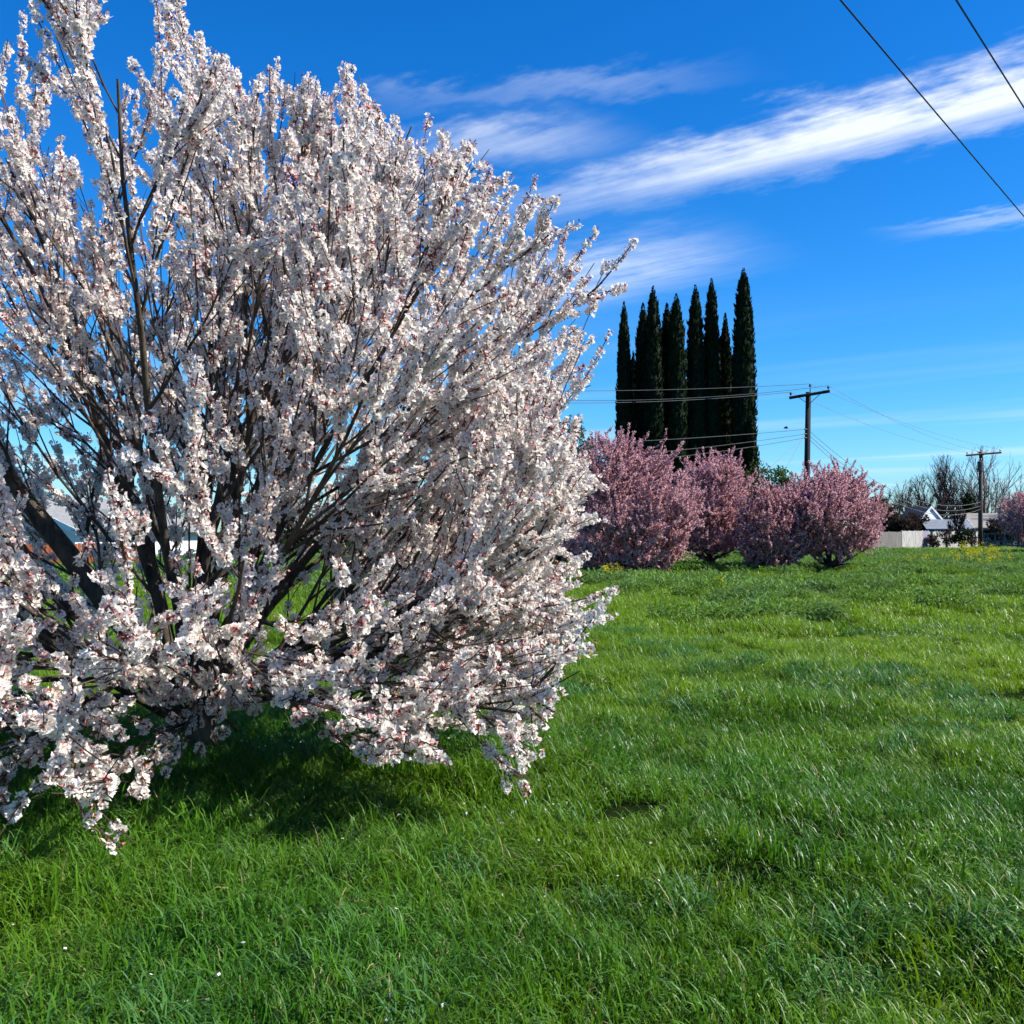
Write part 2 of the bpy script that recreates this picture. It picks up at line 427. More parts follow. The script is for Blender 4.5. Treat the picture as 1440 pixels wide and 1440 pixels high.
def taper(r0, r1, n):
    t = np.linspace(0, 1, n)[None, :]
    return r0[:, None] * (1 - t) + np.asarray(r1).reshape(-1, 1) * t
def tubes(Pth, Rad, k):
    """batched tubes -> verts, quads"""
    N_, n, _ = Pth.shape
    T = np.zeros_like(Pth); T[:, 1:-1] = Pth[:, 2:] - Pth[:, :-2]; T[:, 0] = Pth[:, 1] - Pth[:, 0]; T[:, -1] = Pth[:, -1] - Pth[:, -2]
    T = unit(T)
    m = T.mean(axis=1); ref = np.where(np.abs(m[:, 2:3]) > 0.9, np.array([[1., 0, 0]]), np.array([[0, 0, 1.]]))
    A = unit(np.cross(T, ref[:, None, :])); B = np.cross(T, A)
    q = np.arange(k) * 2 * np.pi / k
    V = Pth[:, :, None, :] + Rad[:, :, None, None] * (np.cos(q)[None, None, :, None] * A[:, :, None, :] + np.sin(q)[None, None, :, None] * B[:, :, None, :])
    ii = np.arange(N_)[:, None, None] * n * k + np.arange(n - 1)[None, :, None] * k
    j0 = np.arange(k)[None, None, :]; j1 = (j0 + 1) % k
    Q = np.stack([ii + j0, ii + j1, ii + k + j1, ii + k + j0], -1).reshape(-1, 4)
    return V.reshape(-1, 3), Q
def join(parts):
    V = []; Q = []; b = 0
    for v, q in parts:
        V.append(v); Q.append(q + b); b += len(v)
    return np.concatenate(V), np.concatenate(Q)
def bead(Pth, spacing, g, t0=0.0, t1=1.0):
    """points and directions strung along paths"""
    Ln = np.linalg.norm(np.diff(Pth, axis=1), axis=2).sum(1) * (t1 - t0)
    c = np.maximum(1, np.round(Ln / spacing)).astype(int)
    rep = np.repeat(np.arange(len(Pth)), c)
    st = np.concatenate([[0], np.cumsum(c)[:-1]])
    j = np.arange(len(rep)) - st[rep]
    t = t0 + (t1 - t0) * np.clip((j + 0.5 + g.uniform(-0.35, 0.35, len(rep))) / c[rep], 0, 0.999)
    return along(Pth[rep], t) + (t,)

# ------------------------------------------------------------------ ground
def make_ground():
    def axis(fine0, fine1, step, far):
        a = list(np.arange(fine0, fine1 + 1e-6, step)); s = step
        hi = fine1; lo = fine0; H = []; Lw = []
        while hi < far: s *= 1.35; hi += s; H.append(hi)
        s = step
        while lo > -far: s *= 1.35; lo -= s; Lw.append(lo)
        return np.array(Lw[::-1] + a + H)
    xs = axis(-26, 30, 0.4, 1500); ys = axis(-4, 56, 0.4, 1500)
    Xg, Yg = np.meshgrid(xs, ys); Z = ground_z(Xg, Yg)
    V = np.stack([Xg.ravel(), Yg.ravel(), Z.ravel()], 1)
    nx, ny = len(xs), len(ys)
    i = (np.arange(ny - 1)[:, None] * nx + np.arange(nx - 1)[None, :]).ravel()
    Q = np.stack([i, i + 1, i + nx + 1, i + nx], 1)
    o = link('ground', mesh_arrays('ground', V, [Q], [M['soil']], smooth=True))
    tag(o, 'dark soil of the open field under the grass', 'ground', kind='structure')
make_ground()

# ------------------------------------------------------------------ grass
def blade(g, L_, w, bend, az, base, lean, seg=4):
    """one arching blade: strip of quads and a tip"""
    ts = np.linspace(0, 1, seg + 1)
    d = np.array((math.cos(az), math.sin(az)))
    ang = lean + bend * ts ** 1.5
    dr = np.concatenate([[0], np.cumsum(np.sin(ang[:-1]) * L_ / seg)]); dz = np.concatenate([[0], np.cumsum(np.cos(ang[:-1]) * L_ / seg)])
    side = np.array((-d[1], d[0]))
    tw = g.uniform(-0.6, 0.6)
    V = []
    for i, t in enumerate(ts):
        c = np.array((base[0] + d[0] * dr[i], base[1] + d[1] * dr[i], base[2] + dz[i]))
        if i == seg: V.append(c); break
        hw = w * 0.5 * (1 - 0.75 * t ** 2)
        s3 = np.array((side[0] * math.cos(tw * t), side[1] * math.cos(tw * t), math.sin(tw * t)))
        V += [c - s3 * hw, c + s3 * hw]
    Fq = [(2 * i, 2 * i + 1, 2 * i + 3, 2 * i + 2) for i in range(seg - 1)]
    Ft = (2 * seg - 2, 2 * seg - 1, 2 * seg)
    return V, Fq, Ft
def grass_clump(seed, n, rad, l0, l1, w, mat='grass', dry=0.03):
    g = np.random.default_rng(seed); V = []; Q = []; T = []; mq = []; mt = []
    for _ in range(n):
        r = rad * math.sqrt(g.random()); a = g.uniform(0, 6.283)
        L_ = g.uniform(l0, l1)
        az = g.uniform(0, 6.283)
        v, q, t = blade(g, L_, w * g.uniform(0.7, 1.3), g.uniform(0.9, 3.4), az, (r * math.cos(a), r * math.sin(a), -0.01), g.uniform(0.0, 0.45))
        b = len(V); V += v; Q += [[b + k for k in f] for f in q]; T.append([b + k for k in t])
        m_ = 1 if g.random() < dry else 0
        mq += [m_] * len(q); mt.append(m_)
    return mesh_arrays('grass_clump', np.array(V), [np.array(Q), np.array(T)], [M[mat], M['dry_blade']], mq + mt, smooth=True)
def weed_clump(seed, n, rad, l0, l1, flower=None):
    """broad leaves fanning from a crown, some in whorls up a stem"""
    g = np.random.default_rng(seed); V = []; Q = []; mi = []
    for _ in range(n):
        r = rad * math.sqrt(g.random()); a = g.uniform(0, 6.283); h = g.uniform(0, l1 * 0.7)
        base = np.array((r * math.cos(a), r * math.sin(a), h)); L_ = g.uniform(l0, l1) * 0.40; w = L_ * g.uniform(0.22, 0.4)
        el = g.uniform(0.1, 1.1); az = g.uniform(0, 6.283)
        d = np.array((math.cos(az) * math.cos(el), math.sin(az) * math.cos(el), math.sin(el)))
        s = unit(np.cross(d, (0, 0, 1))) * w * 0.5
        dn = np.array((0, 0, -L_ * 0.18))
        b = len(V); V += [base, base + d * L_ * 0.5 + s, base + d * L_ + dn, base + d * L_ * 0.5 - s]
        Q.append([b, b + 1, b + 2, b + 3]); mi.append(0)
    if flower:
        for _ in range(6):
            c = np.array((g.normal(0, rad * 0.5), g.normal(0, rad * 0.5), l1 * g.uniform(0.7, 1.05)))
            for k in range(3):
                e = g.normal(0, 0.005, (4, 3)); b = len(V); V += [c + x for x in e]; Q.append([b, b + 1, b + 2, b + 3]); mi.append(1)
    return mesh_arrays('weed_clump', np.array(V), [np.array(Q)], [M['weed'], flower or M['weed']], mi)

GR = []
for s in range(5): GR.append(grass_clump(100 + s, 680, 0.34, 0.055, 0.165, 0.0056))         # 0-4 lawn
for s in range(3): GR.append(grass_clump(120 + s, 34, 0.07, 0.16, 0.30, 0.0065))          # 5-7 tuft
for s in range(3): GR.append(grass_clump(140 + s, 460, 0.60, 0.09, 0.22, 0.011))          # 8-10 middle distance
for s in range(2): GR.append(weed_clump(160 + s, 120, 0.24, 0.16, 0.36))                   # 11-12 broadleaf
GR.append(weed_clump(170, 40, 0.14, 0.10, 0.18, M['tiny_white']))                         # 13 chickweed
for s in range(3): GR.append(grass_clump(180 + s, 90, 0.16, 0.12, 0.30, 0.0095, 'blue_grass', 0.01))   # 14-16 lush patches
grass_lib = lib('grass_kinds', GR)

HOLES = [(P(1185, 1180, 5.3), 0.10, 0.03), (P(597, 1285, 4.3), 0.04, 0.10), (P(640, 1315, 4.1), 0.06, 0.04), (P(1062, 1085, 6.7), 0.08, 0.08)]
def make_grass():
    g = np.random.default_rng(77)
    pts = []; scl = []; idx = []
    def region(y0, y1, dens, kx=0.62, mx=1.2):
        w1 = kx * y1 + mx
        n = int(dens * 2 * w1 * (y1 - y0))
        x = g.uniform(-w1, w1, n); y = g.uniform(y0, y1, n)
        k = np.abs(x) < kx * y + mx
        return x[k], y[k]
    def put(x, y, i, s):
        pts.append(np.stack([x, y, ground_z(x, y)], 1)); scl.append(s); idx.append(i)
    def lawn(y0, y1, dens, kinds, s0, s1):
        x, y = region(y0, y1, dens)
        keep = np.ones(len(x), bool)
        for c, rx, ry in HOLES:
            keep &= ((x - c[0]) / (rx + .03)) ** 2 + ((y - c[1]) / (ry + .03)) ** 2 > 1
        h = vnoise(x * 1.7 + 30, y * 1.7 + 9) * 0.6 + vnoise(x * 5 + 3, y * 5) * 0.4
        keep &= g.random(len(x)) < 0.68 + 0.6 * h
        x, y, h = x[keep], y[keep], h[keep]
        put(x, y, g.choice(kinds, len(x)), (s0 + (s1 - s0) * h) * g.uniform(0.8, 1.2, len(x)))
    lawn(1.0, 9.0, 12.5, [0, 1, 2, 3, 4], 0.5, 1.6)
    lawn(9.0, 15.0, 8.5, [0, 1, 2, 3, 4], 0.55, 1.5)
    lawn(15.0, 26.0, 4.2, [8, 9, 10], 0.7, 1.2)
    lawn(26.0, 48.0, 2.2, [8, 9, 10], 0.8, 1.4)
    lawn(48.0, 86.0, 0.9, [8, 9, 10], 1.2, 1.9)
    # taller tufts in patches; long grass under the white tree
    x, y = region(2.0, 14.0, 16)
    m = vnoise(x * 0.8 + 60, y * 0.8) + g.normal(0, 0.08, len(x))
    k = m > 0.64; put(x[k], y[k], g.choice([5, 6, 7], k.sum()), g.uniform(0.6, 1.0, k.sum()))
    n = 900; a = g.uniform(0, 6.283, n); r = 2.9 * np.sqrt(g.random(n))
    put(-2.35 + r * np.cos(a), 6.6 + r * np.sin(a), g.choice([5, 6, 7], n), g.uniform(0.8, 1.25, n))
    x, y = region(2.0, 16.0, 22)
    m = vnoise(x * 0.55 + 20, y * 0.55 + 71) * .6 + vnoise(x * 1.9, y * 1.9 + 8) * .4 + np.clip((-.2 - x) * .5, 0, .16) * (y < 5.6)
    k = m + g.normal(0, .05, len(x)) > 0.60; put(x[k], y[k], g.choice([14, 15, 16], k.sum()), g.uniform(0.55, 1.05, k.sum()))
    n = 70; c = P(1060, 1090, 6.6); x = c[0] + g.normal(0, 0.09, n); y = c[1] + 0.12 + g.normal(0, 0.05, n)
    put(x, y, g.choice([5, 6, 7], n), g.uniform(0.5, 0.85, n))
    # broadleaf weeds: thick toward the plum trees and the fence
    x, y = region(17.0, 70.0, 9)
    m = vnoise(x * 0.16 + 5, y * 0.16 + 2) * 0.55 + vnoise(x * 0.6, y * 0.6 + 40) * 0.45 + np.clip((y - 20) / 14, 0, 1) * 0.32
    k = m + g.normal(0, 0.06, len(x)) > 0.66
    put(x[k], y[k], g.choice([11, 12], k.sum()), g.uniform(0.7, 1.5, k.sum()))
    x, y = region(2.0, 16.0, 3)
    m = vnoise(x * 0.7 + 90, y * 0.7 + 12); k = m > 0.66
    put(x[k], y[k], np.full(k.sum(), 13), g.uniform(0.7, 1.1, k.sum()))
    pts_ = np.concatenate(pts); n = len(pts_)
    d = np.stack([g.normal(0, 0.10, n), g.normal(0, 0.10, n), np.ones(n)], 1)
    o = scatter('grass', grass_lib, pts_, euler_to(d, g.uniform(0, 6.283, n)), np.concatenate(scl), np.concatenate(idx))
    tag(o, 'lush green grass and low weeds covering the open field', 'grass')
    print('grass instances', n)
make_grass()

def fallen_petals():
    g = np.random.default_rng(3); n = 420
    a = g.uniform(0, 6.283, n); r = 3.1 * np.sqrt(g.random(n)); x = -2.2 + r * np.cos(a) * 1.1; y = 6.0 + r * np.sin(a)
    c = np.stack([x, y, ground_z(x, y) + g.uniform(.05, .14, n)], 1)
    u_ = g.normal(size=(n, 3)) * (1, 1, .35); u_ /= np.linalg.norm(u_, axis=1, keepdims=True); w_ = np.cross(u_, g.normal(size=(n, 3)) * .3 + (0, 0, 1)); w_ /= np.linalg.norm(w_, axis=1, keepdims=True)
    V = np.stack([c - u_ * .009, c - w_ * .007, c + u_ * .009, c + w_ * .007], 1).reshape(-1, 3)
    o = link('fallen_petals', mesh_arrays('fallen_petals', V, [np.arange(4 * n).reshape(n, 4)], [M['petal']]))
    tag(o, 'white petals fallen on the grass under the blossoming tree', 'petals', kind='stuff')
fallen_petals()

# ------------------------------------------------------------------ blossoms
def flower_into(g, V, T, mi, c, nrm, rad, mp):
    nrm = unit(nrm); a = unit(np.cross(nrm, g.normal(size=3))); b = np.cross(nrm, a)
    cup = g.uniform(0.15, 0.75)
    for k in range(5):
        q = 2 * math.pi * k / 5 + g.normal(0, 0.1)
        u = math.cos(q) * a + math.sin(q) * b; s = -math.sin(q) * a + math.cos(q) * b
        i = len(V)
        V += [c + u * rad * 0.12, c + u * rad * 0.62 + s * rad * 0.42 + nrm * rad * cup * 0.7, c + u * rad + nrm * rad * cup * 0.8, c + u * rad * 0.62 - s * rad * 0.42 + nrm * rad * cup * 0.7]
        T += [[i, i + 1, i + 2], [i, i + 2, i + 3]]; mi += [mp, mp]
    i = len(V)                       # stamens
    V += [c + nrm * rad * 0.25 + a * rad * 0.26, c + nrm * rad * 0.25 - (a * 0.5 - b * 0.87) * rad * 0.26, c + nrm * rad * 0.25 - (a * 0.5 + b * 0.87) * rad * 0.26]
    T.append([i, i + 1, i + 2]); mi.append(3)
    i = len(V)                       # calyx behind
    V += [c - nrm * rad * 0.55, c + a * rad * 0.2 - nrm * 0.003, c - (a * 0.5 - b * 0.87) * rad * 0.2 - nrm * 0.003, c - (a * 0.5 + b * 0.87) * rad * 0.2 - nrm * 0.003]
    T += [[i, i + 1, i + 2], [i, i + 2, i + 3], [i, i + 3, i + 1]]; mi += [2] * 3
def sprig(seed, n, length, spread, rad, buds, blush):
    g = np.random.default_rng(seed); V = []; T = []; mi = []
    for k in range(n):
        q = g.uniform(0, 6.283); z = g.uniform(-0.5, 0.5) * length
        o = np.array((math.cos(q), math.sin(q), g.normal(0, 0.45))); r = spread * g.uniform(0.55, 1.1)
        flower_into(g, V, T, mi, np.array((0, 0, z)) + unit(o) * r, o + g.normal(0, 0.35, 3), rad * g.uniform(0.8, 1.15), 1 if g.random() < blush else 0)
    for k in range(buds):
        q = g.uniform(0, 6.283); z = g.uniform(-0.5, 0.6) * length
        o = unit(np.array((math.cos(q), math.sin(q), g.uniform(0, 0.8)))); c = np.array((0, 0, z)) + o * spread * g.uniform(0.5, 0.9)
        a = unit(np.cross(o, (0.3, 0.2, 0.9))); b = np.cross(o, a); s = 0.008 * g.uniform(0.8, 1.3)
        i = len(V); V += [c - o * s * 1.6] + [c + (a * math.cos(w) + b * math.sin(w)) * s for w in (0, 2.09, 4.19)] + [c + o * s * 2]
        T += [[i, i + 1, i + 2], [i, i + 2, i + 3], [i, i + 3, i + 1], [i + 4, i + 2, i + 1], [i + 4, i + 3, i + 2], [i + 4, i + 1, i + 3]]; mi += [2, 2, 2, 4, 4, 4]
    return mesh_arrays('blossom_sprig', np.array(V), [np.array(T)], [M['petal'], M['blush_petal'], M['calyx'], M['stamen'], M['bud']], mi)
WS = [sprig(200 + i, 12 + i % 4, 0.11, 0.031, 0.0245, 3, 0.06) for i in range(7)] + [sprig(220 + i, 7, 0.10, 0.024, 0.022, 12, 0.4) for i in range(2)]
white_lib = lib('white_sprigs', WS)
WS_IND = WS

TREE_C = np.array((PX(275, 6.9), 6.9))
POLY = np.array([(-900, -900), (225, -70), (262, -10), (305, 75), (345, 118), (385, 70), (410, 75), (440, 110), (495, 95), (548, 150), (575, 190), (598, 118), (612, 120), (640, 215), (680, 165), (696, 175), (705, 250), (775, 228), (792, 250), (800, 300), (833, 275), (838, 350), (886, 355), (875, 430), (905, 452), (893, 495), (868, 540), (780, 582), (815, 622), (862, 700), (868, 745), (835, 790), (868, 890), (815, 930), (812, 985), (795, 1065), (748, 1130), (640, 1122), (550, 1120), (480, 1050), (420, 1015), (330, 1015), (265, 1120), (262, 1225), (0, 1225), (-900, 1250)], float)
def in_poly(px, py, poly):
    c = np.zeros(len(px), bool); j = len(poly) - 1
    for i in range(len(poly)):
        xi, yi = poly[i]; xj, yj = poly[j]
        if yi != yj:
            c ^= ((yi > py) != (yj > py)) & (px < (xj - xi) * (py - yi) / (yj - yi) + xi)
        j = i
    return c
PZ = [0, .25, .9, 1.7, 2.6, 3.0, 3.5, 3.9, 4.1, 4.4, 4.7, 4.95, 5.3, 5.6, 5.75]
PR = [2.3, 2.75, 2.9, 2.92, 3.05, 3.1, 3.0, 2.8, 2.6, 2.25, 1.9, 1.5, 1.0, .5, 0]
def white_inside(p):
    z = p[:, 2]; dx = p[:, 0] - TREE_C[0] + 0.05 * z; dy = p[:, 1] - TREE_C[1]
    rho = np.hypot(dx, dy); az = np.arctan2(dy, dx)
    r = np.interp(z, PZ, PR) * 0.995 * (1 + 0.10 * (vnoise(az * 2.2 + 9, z * 1.6) - 0.5) * 2)
    ok = (rho < r) & (z > 0.14) & (z > 0.42 - 0.12 * rho)
    d = np.maximum(p[:, 1], 0.3)
    px = 720 + F * p[:, 0] / d; py = HY - F * (z - EYE) / d
    return ok & in_poly(px, py, POLY)

def make_white_tree():
    g = np.random.default_rng(31)
    root = thing('blossom_tree', 'large white blossoming tree spreading low over shaded grass', 'tree', (TREE_C[0], TREE_C[1], 0))
    off = -np.array((TREE_C[0], TREE_C[1], 0.0))
    # short trunk splitting low
    tr = MB()
    tr.tube([(0, 0, -0.15), (0.0, 0, 0.05), (-0.02, 0.0, 0.28), (0.0, 0.0, 0.55)], [0.26, 0.19, 0.165, 0.12], 12)
    o = tr.build('trunk', M['bark'], root, smooth=True)
    # stems: azimuth (0 = right in the picture, 90 = away), elevation, radius
    stems = [(178, 52, .10), (168, 66, .06), (5, 37, .075), (20, 52, .06), (345, 24, .05), (60, 62, .055), (100, 40, .05), (140, 35, .05),
             (215, 20, .045), (250, 26, .042), (285, 16, .042), (310, 40, .05), (325, 8, .04), (265, 62, .055), (200, 74, .06), (40, 15, .04), (10, 72, .055), (235, 45, .045), (330, 62, .05), (120, 70, .05),
             (238, 8, .036), (296, 5, .036), (265, 12, .036), (352, 14, .042), (335, 16, .04), (12, 24, .045), (345, 80, .05), (80, 80, .05), (300, 74, .05), (30, 66, .05), (210, 9, .036)]
    n0 = len(stems)
    az = np.array([R(s[0]) for s in stems]) + g.normal(0, 0.05, n0); el = np.array([R(s[1]) for s in stems])
    D = np.stack([np.cos(az) * np.cos(el), np.sin(az) * np.cos(el), np.sin(el)], 1)
    S = np.stack([TREE_C[0] + 0.05 * np.cos(az), TREE_C[1] + 0.05 * np.sin(az), np.where(el < R(20), g.uniform(0.42, 0.55, n0), g.uniform(0.2, 0.5, n0))], 1)
    L0 = np.maximum(reach(S, D, white_inside, 6.0), 1.2) * g.uniform(0.8, 0.93, n0)
    P0 = grow(S, D, L0, 9, np.where(el < R(13), -0.06, np.where(el < R(28), 0.16, 0.10)), 0.045, g)
    R0 = taper(np.array([s[2] * (1.0 if s[2] > .07 else 0.72) for s in stems]), 0.007, 10)
    S1, D1, r1, rep1 = spawn(P0, R0, 12, 0.18, 0.97, R(14), R(44), g, 0.10)
    # the lowest limbs also droop
    low = (S1[:, 2] < 1.3) & (g.random(len(S1)) < 0.45); D1[low, 2] -= 0.50; D1 = unit(D1)
    L1 = np.minimum(reach(S1, D1, white_inside, 2.4) * g.uniform(0.75, 0.97, len(S1)), g.uniform(1.0, 2.4, len(S1)))
    # an open window in the near side of the crown, where the limbs show
    tip = S1 + D1 * L1[:, None] * 0.7; ox, oy = tip[:, 0] - TREE_C[0], tip[:, 1] - TREE_C[1]
    hole = (oy < -0.5) & (np.abs(ox - 0.3) < 1.5) & (tip[:, 2] > 0.85) & (tip[:, 2] < 2.6) & (g.random(len(S1)) < 0.22)
    k = (L1 > 0.15) & ~hole; S1, D1, r1, rep1, L1 = S1[k], D1[k], r1[k], rep1[k], L1[k]
    P1 = grow(S1, D1, L1, 6, 0.16, 0.06, g); R1 = taper(np.minimum(r1 * 0.6, 0.015), 0.005, 7)
    S2, D2, r2, rep2 = spawn(P1, R1, 7, 0.12, 1.0, R(10), R(36), g, 0.08)
    L2 = np.minimum(reach(S2, D2, white_inside, 1.2) * g.uniform(0.55, 1.0, len(S2)), g.uniform(0.35, 1.2, len(S2)))
    k = L2 > 0.10; S2, D2, r2, L2 = S2[k], D2[k], r2[k], L2[k]
    P2 = grow(S2, D2, L2, 5, 0.20, 0.045, g); R2 = taper(np.minimum(r2 * 0.7, 0.010), 0.003, 6)
    # long straight shoots that stand out past the crown
    fi = np.nonzero(g.random(len(P1)) < 0.50)[0]; dF = unit(P1[fi, -1] - P1[fi, -2]); dF[:, 2] += 0.15
    PF = grow(P1[fi, -1] - dF * 0.1, unit(dF), g.uniform(0.35, 0.80, len(fi)), 5, 0.12, 0.03, g)
    d_ = np.maximum(PF[:, -1, 1], 0.3); kk = in_poly(720 + F * PF[:, -1, 0] / d_ - 22, HY - F * (PF[:, -1, 2] - EYE) / d_ + 22, POLY) & (PF[:, -1, 2] > 0.3); PF = PF[kk]
    RF = taper(np.full(len(PF), 0.007), 0.003, 6)
    P2 = np.concatenate([P2, PF]); R2 = np.concatenate([R2, RF])
    S3, D3, r3, rep3 = spawn(P2, R2, 1, 0.10, 0.9, R(18), R(50), g, 0.14)
    L3 = np.minimum(reach(S3, D3, white_inside, 0.5) + 0.03, g.uniform(0.08, 0.30, len(S3)))
    k = L3 > 0.07; S3, D3, r3, L3 = S3[k], D3[k], r3[k], L3[k]
    P3 = grow(S3, D3, L3, 3, 0.22, 0.08, g); R3 = taper(np.minimum(r3 * 0.75, 0.0045), 0.002, 4)
    # limb = one stem with its own branches
    for i in range(n0):
        parts = [tubes(P0[i:i + 1], R0[i:i + 1], 9)]
        w = rep1 == i
        if w.any(): parts.append(tubes(P1[w], R1[w], 6))
        V, Q = join(parts)
        link('limb', mesh_arrays('limb', V + off, [Q], [M['bark']], smooth=True), root)
    V, Q = join([tubes(P2, R2, 4), tubes(P3, R3, 3)])
    o = link('twigs', mesh_arrays('twigs', V + off, [Q], [M['twig']]), root); o['kind'] = 'stuff'
    # blossoms sleeve the shoots, thinner toward the heart of the crown
    b = [bead(P3, 0.095, g), bead(P2, 0.084, g, 0.12, 1), bead(P1, 0.14, g, 0.6, 1)]
    pts = np.concatenate([x[0] for x in b]); dr = np.concatenate([x[1] for x in b])
    rho = np.hypot(pts[:, 0] - TREE_C[0], pts[:, 1] - TREE_C[1])
    rr = np.interp(pts[:, 2], PZ, PR); depth = 1 - np.clip(rho / np.maximum(rr, 0.2), 0, 1)
    depth = np.minimum(depth * rr, np.maximum(5.2 - pts[:, 2], 0))          # metres inside the surface
    keepp = np.clip(1.08 - 0.34 * depth, 0.34, 1.0)
    nearlow = (pts[:, 2] < 1.1) & (pts[:, 1] < TREE_C[1] - 0.7)            # sparse shaded skirt of the near side
    keepp = np.where(nearlow, keepp * (0.30 + 0.5 * vnoise(pts[:, 0] * 2.2, pts[:, 2] * 3 + 4)), keepp)
    keepp = keepp * (0.66 + 0.56 * vnoise(pts[:, 0] * 1.8 + 9, pts[:, 2] * 1.8 + pts[:, 1] * 1.3))
    k = (g.random(len(pts)) < keepp)
    pts, dr = pts[k], dr[k]
    n = len(pts); print('white sprigs', n, 'shoots', len(P3))
    eul = euler_to(dr, g.uniform(0, 6.283, n)); scl = g.uniform(0.62, 1.05, n)
    idx = g.integers(0, 7, n); bu = g.random(n) < 0.10; idx[bu] = g.integers(7, 9, bu.sum())
    # the clusters that show largest are parts of their own
    d = np.linalg.norm(pts - np.array((0, 0, EYE)), axis=1)
    px = 720 + F * pts[:, 0] / pts[:, 1]; py = HY - F * (pts[:, 2] - EYE) / pts[:, 1]
    vis = (px > 5) & (px < 1435) & (py > 5) & (py < 1435)
    order = np.argsort(np.where(vis, d, 99))[:290]
    one = np.zeros(n, bool); one[order] = True
    scatter('blossoms', white_lib, pts[~one] + off, eul[~one], scl[~one], idx[~one], root)
    for i in order:
        c = link('blossom_cluster', WS_IND[int(idx[i])], root, pts[i] + off)
        c.rotation_euler = tuple(float(x) for x in eul[i]); s = float(scl[i]); c.scale = (s, s, s)
make_white_tree()

# ------------------------------------------------------------------ pink plum trees
def pink_sprig(seed, n, length, spread, size, dark):
    g = np.random.default_rng(seed); V = []; Q = []; mi = []
    for k in range(n):
        q = g.uniform(0, 6.283); c = np.array((math.cos(q) * spread * g.random(), math.sin(q) * spread * g.random(), g.uniform(-.5, .5) * length))
        a = unit(g.normal(size=3)); b = unit(np.cross(a, g.normal(size=3))); s = size * g.uniform(0.6, 1.2)
        i = len(V); V += [c - a * s, c - b * s * .8, c + a * s, c + b * s * .8]; Q.append([i, i + 1, i + 2, i + 3]); mi.append(1 if g.random() < dark else 0)
    return mesh_arrays('plum_sprig', np.array(V), [np.array(Q)], [M['pink_petal'], M['plum_leaf']], mi)
pink_lib = lib('plum_sprigs', [pink_sprig(300 + i, 16, 0.16, 0.05, 0.030, 0.16) for i in range(4)] + [pink_sprig(310 + i, 12, 0.16, 0.05, 0.028, 0.6) for i in range(2)])

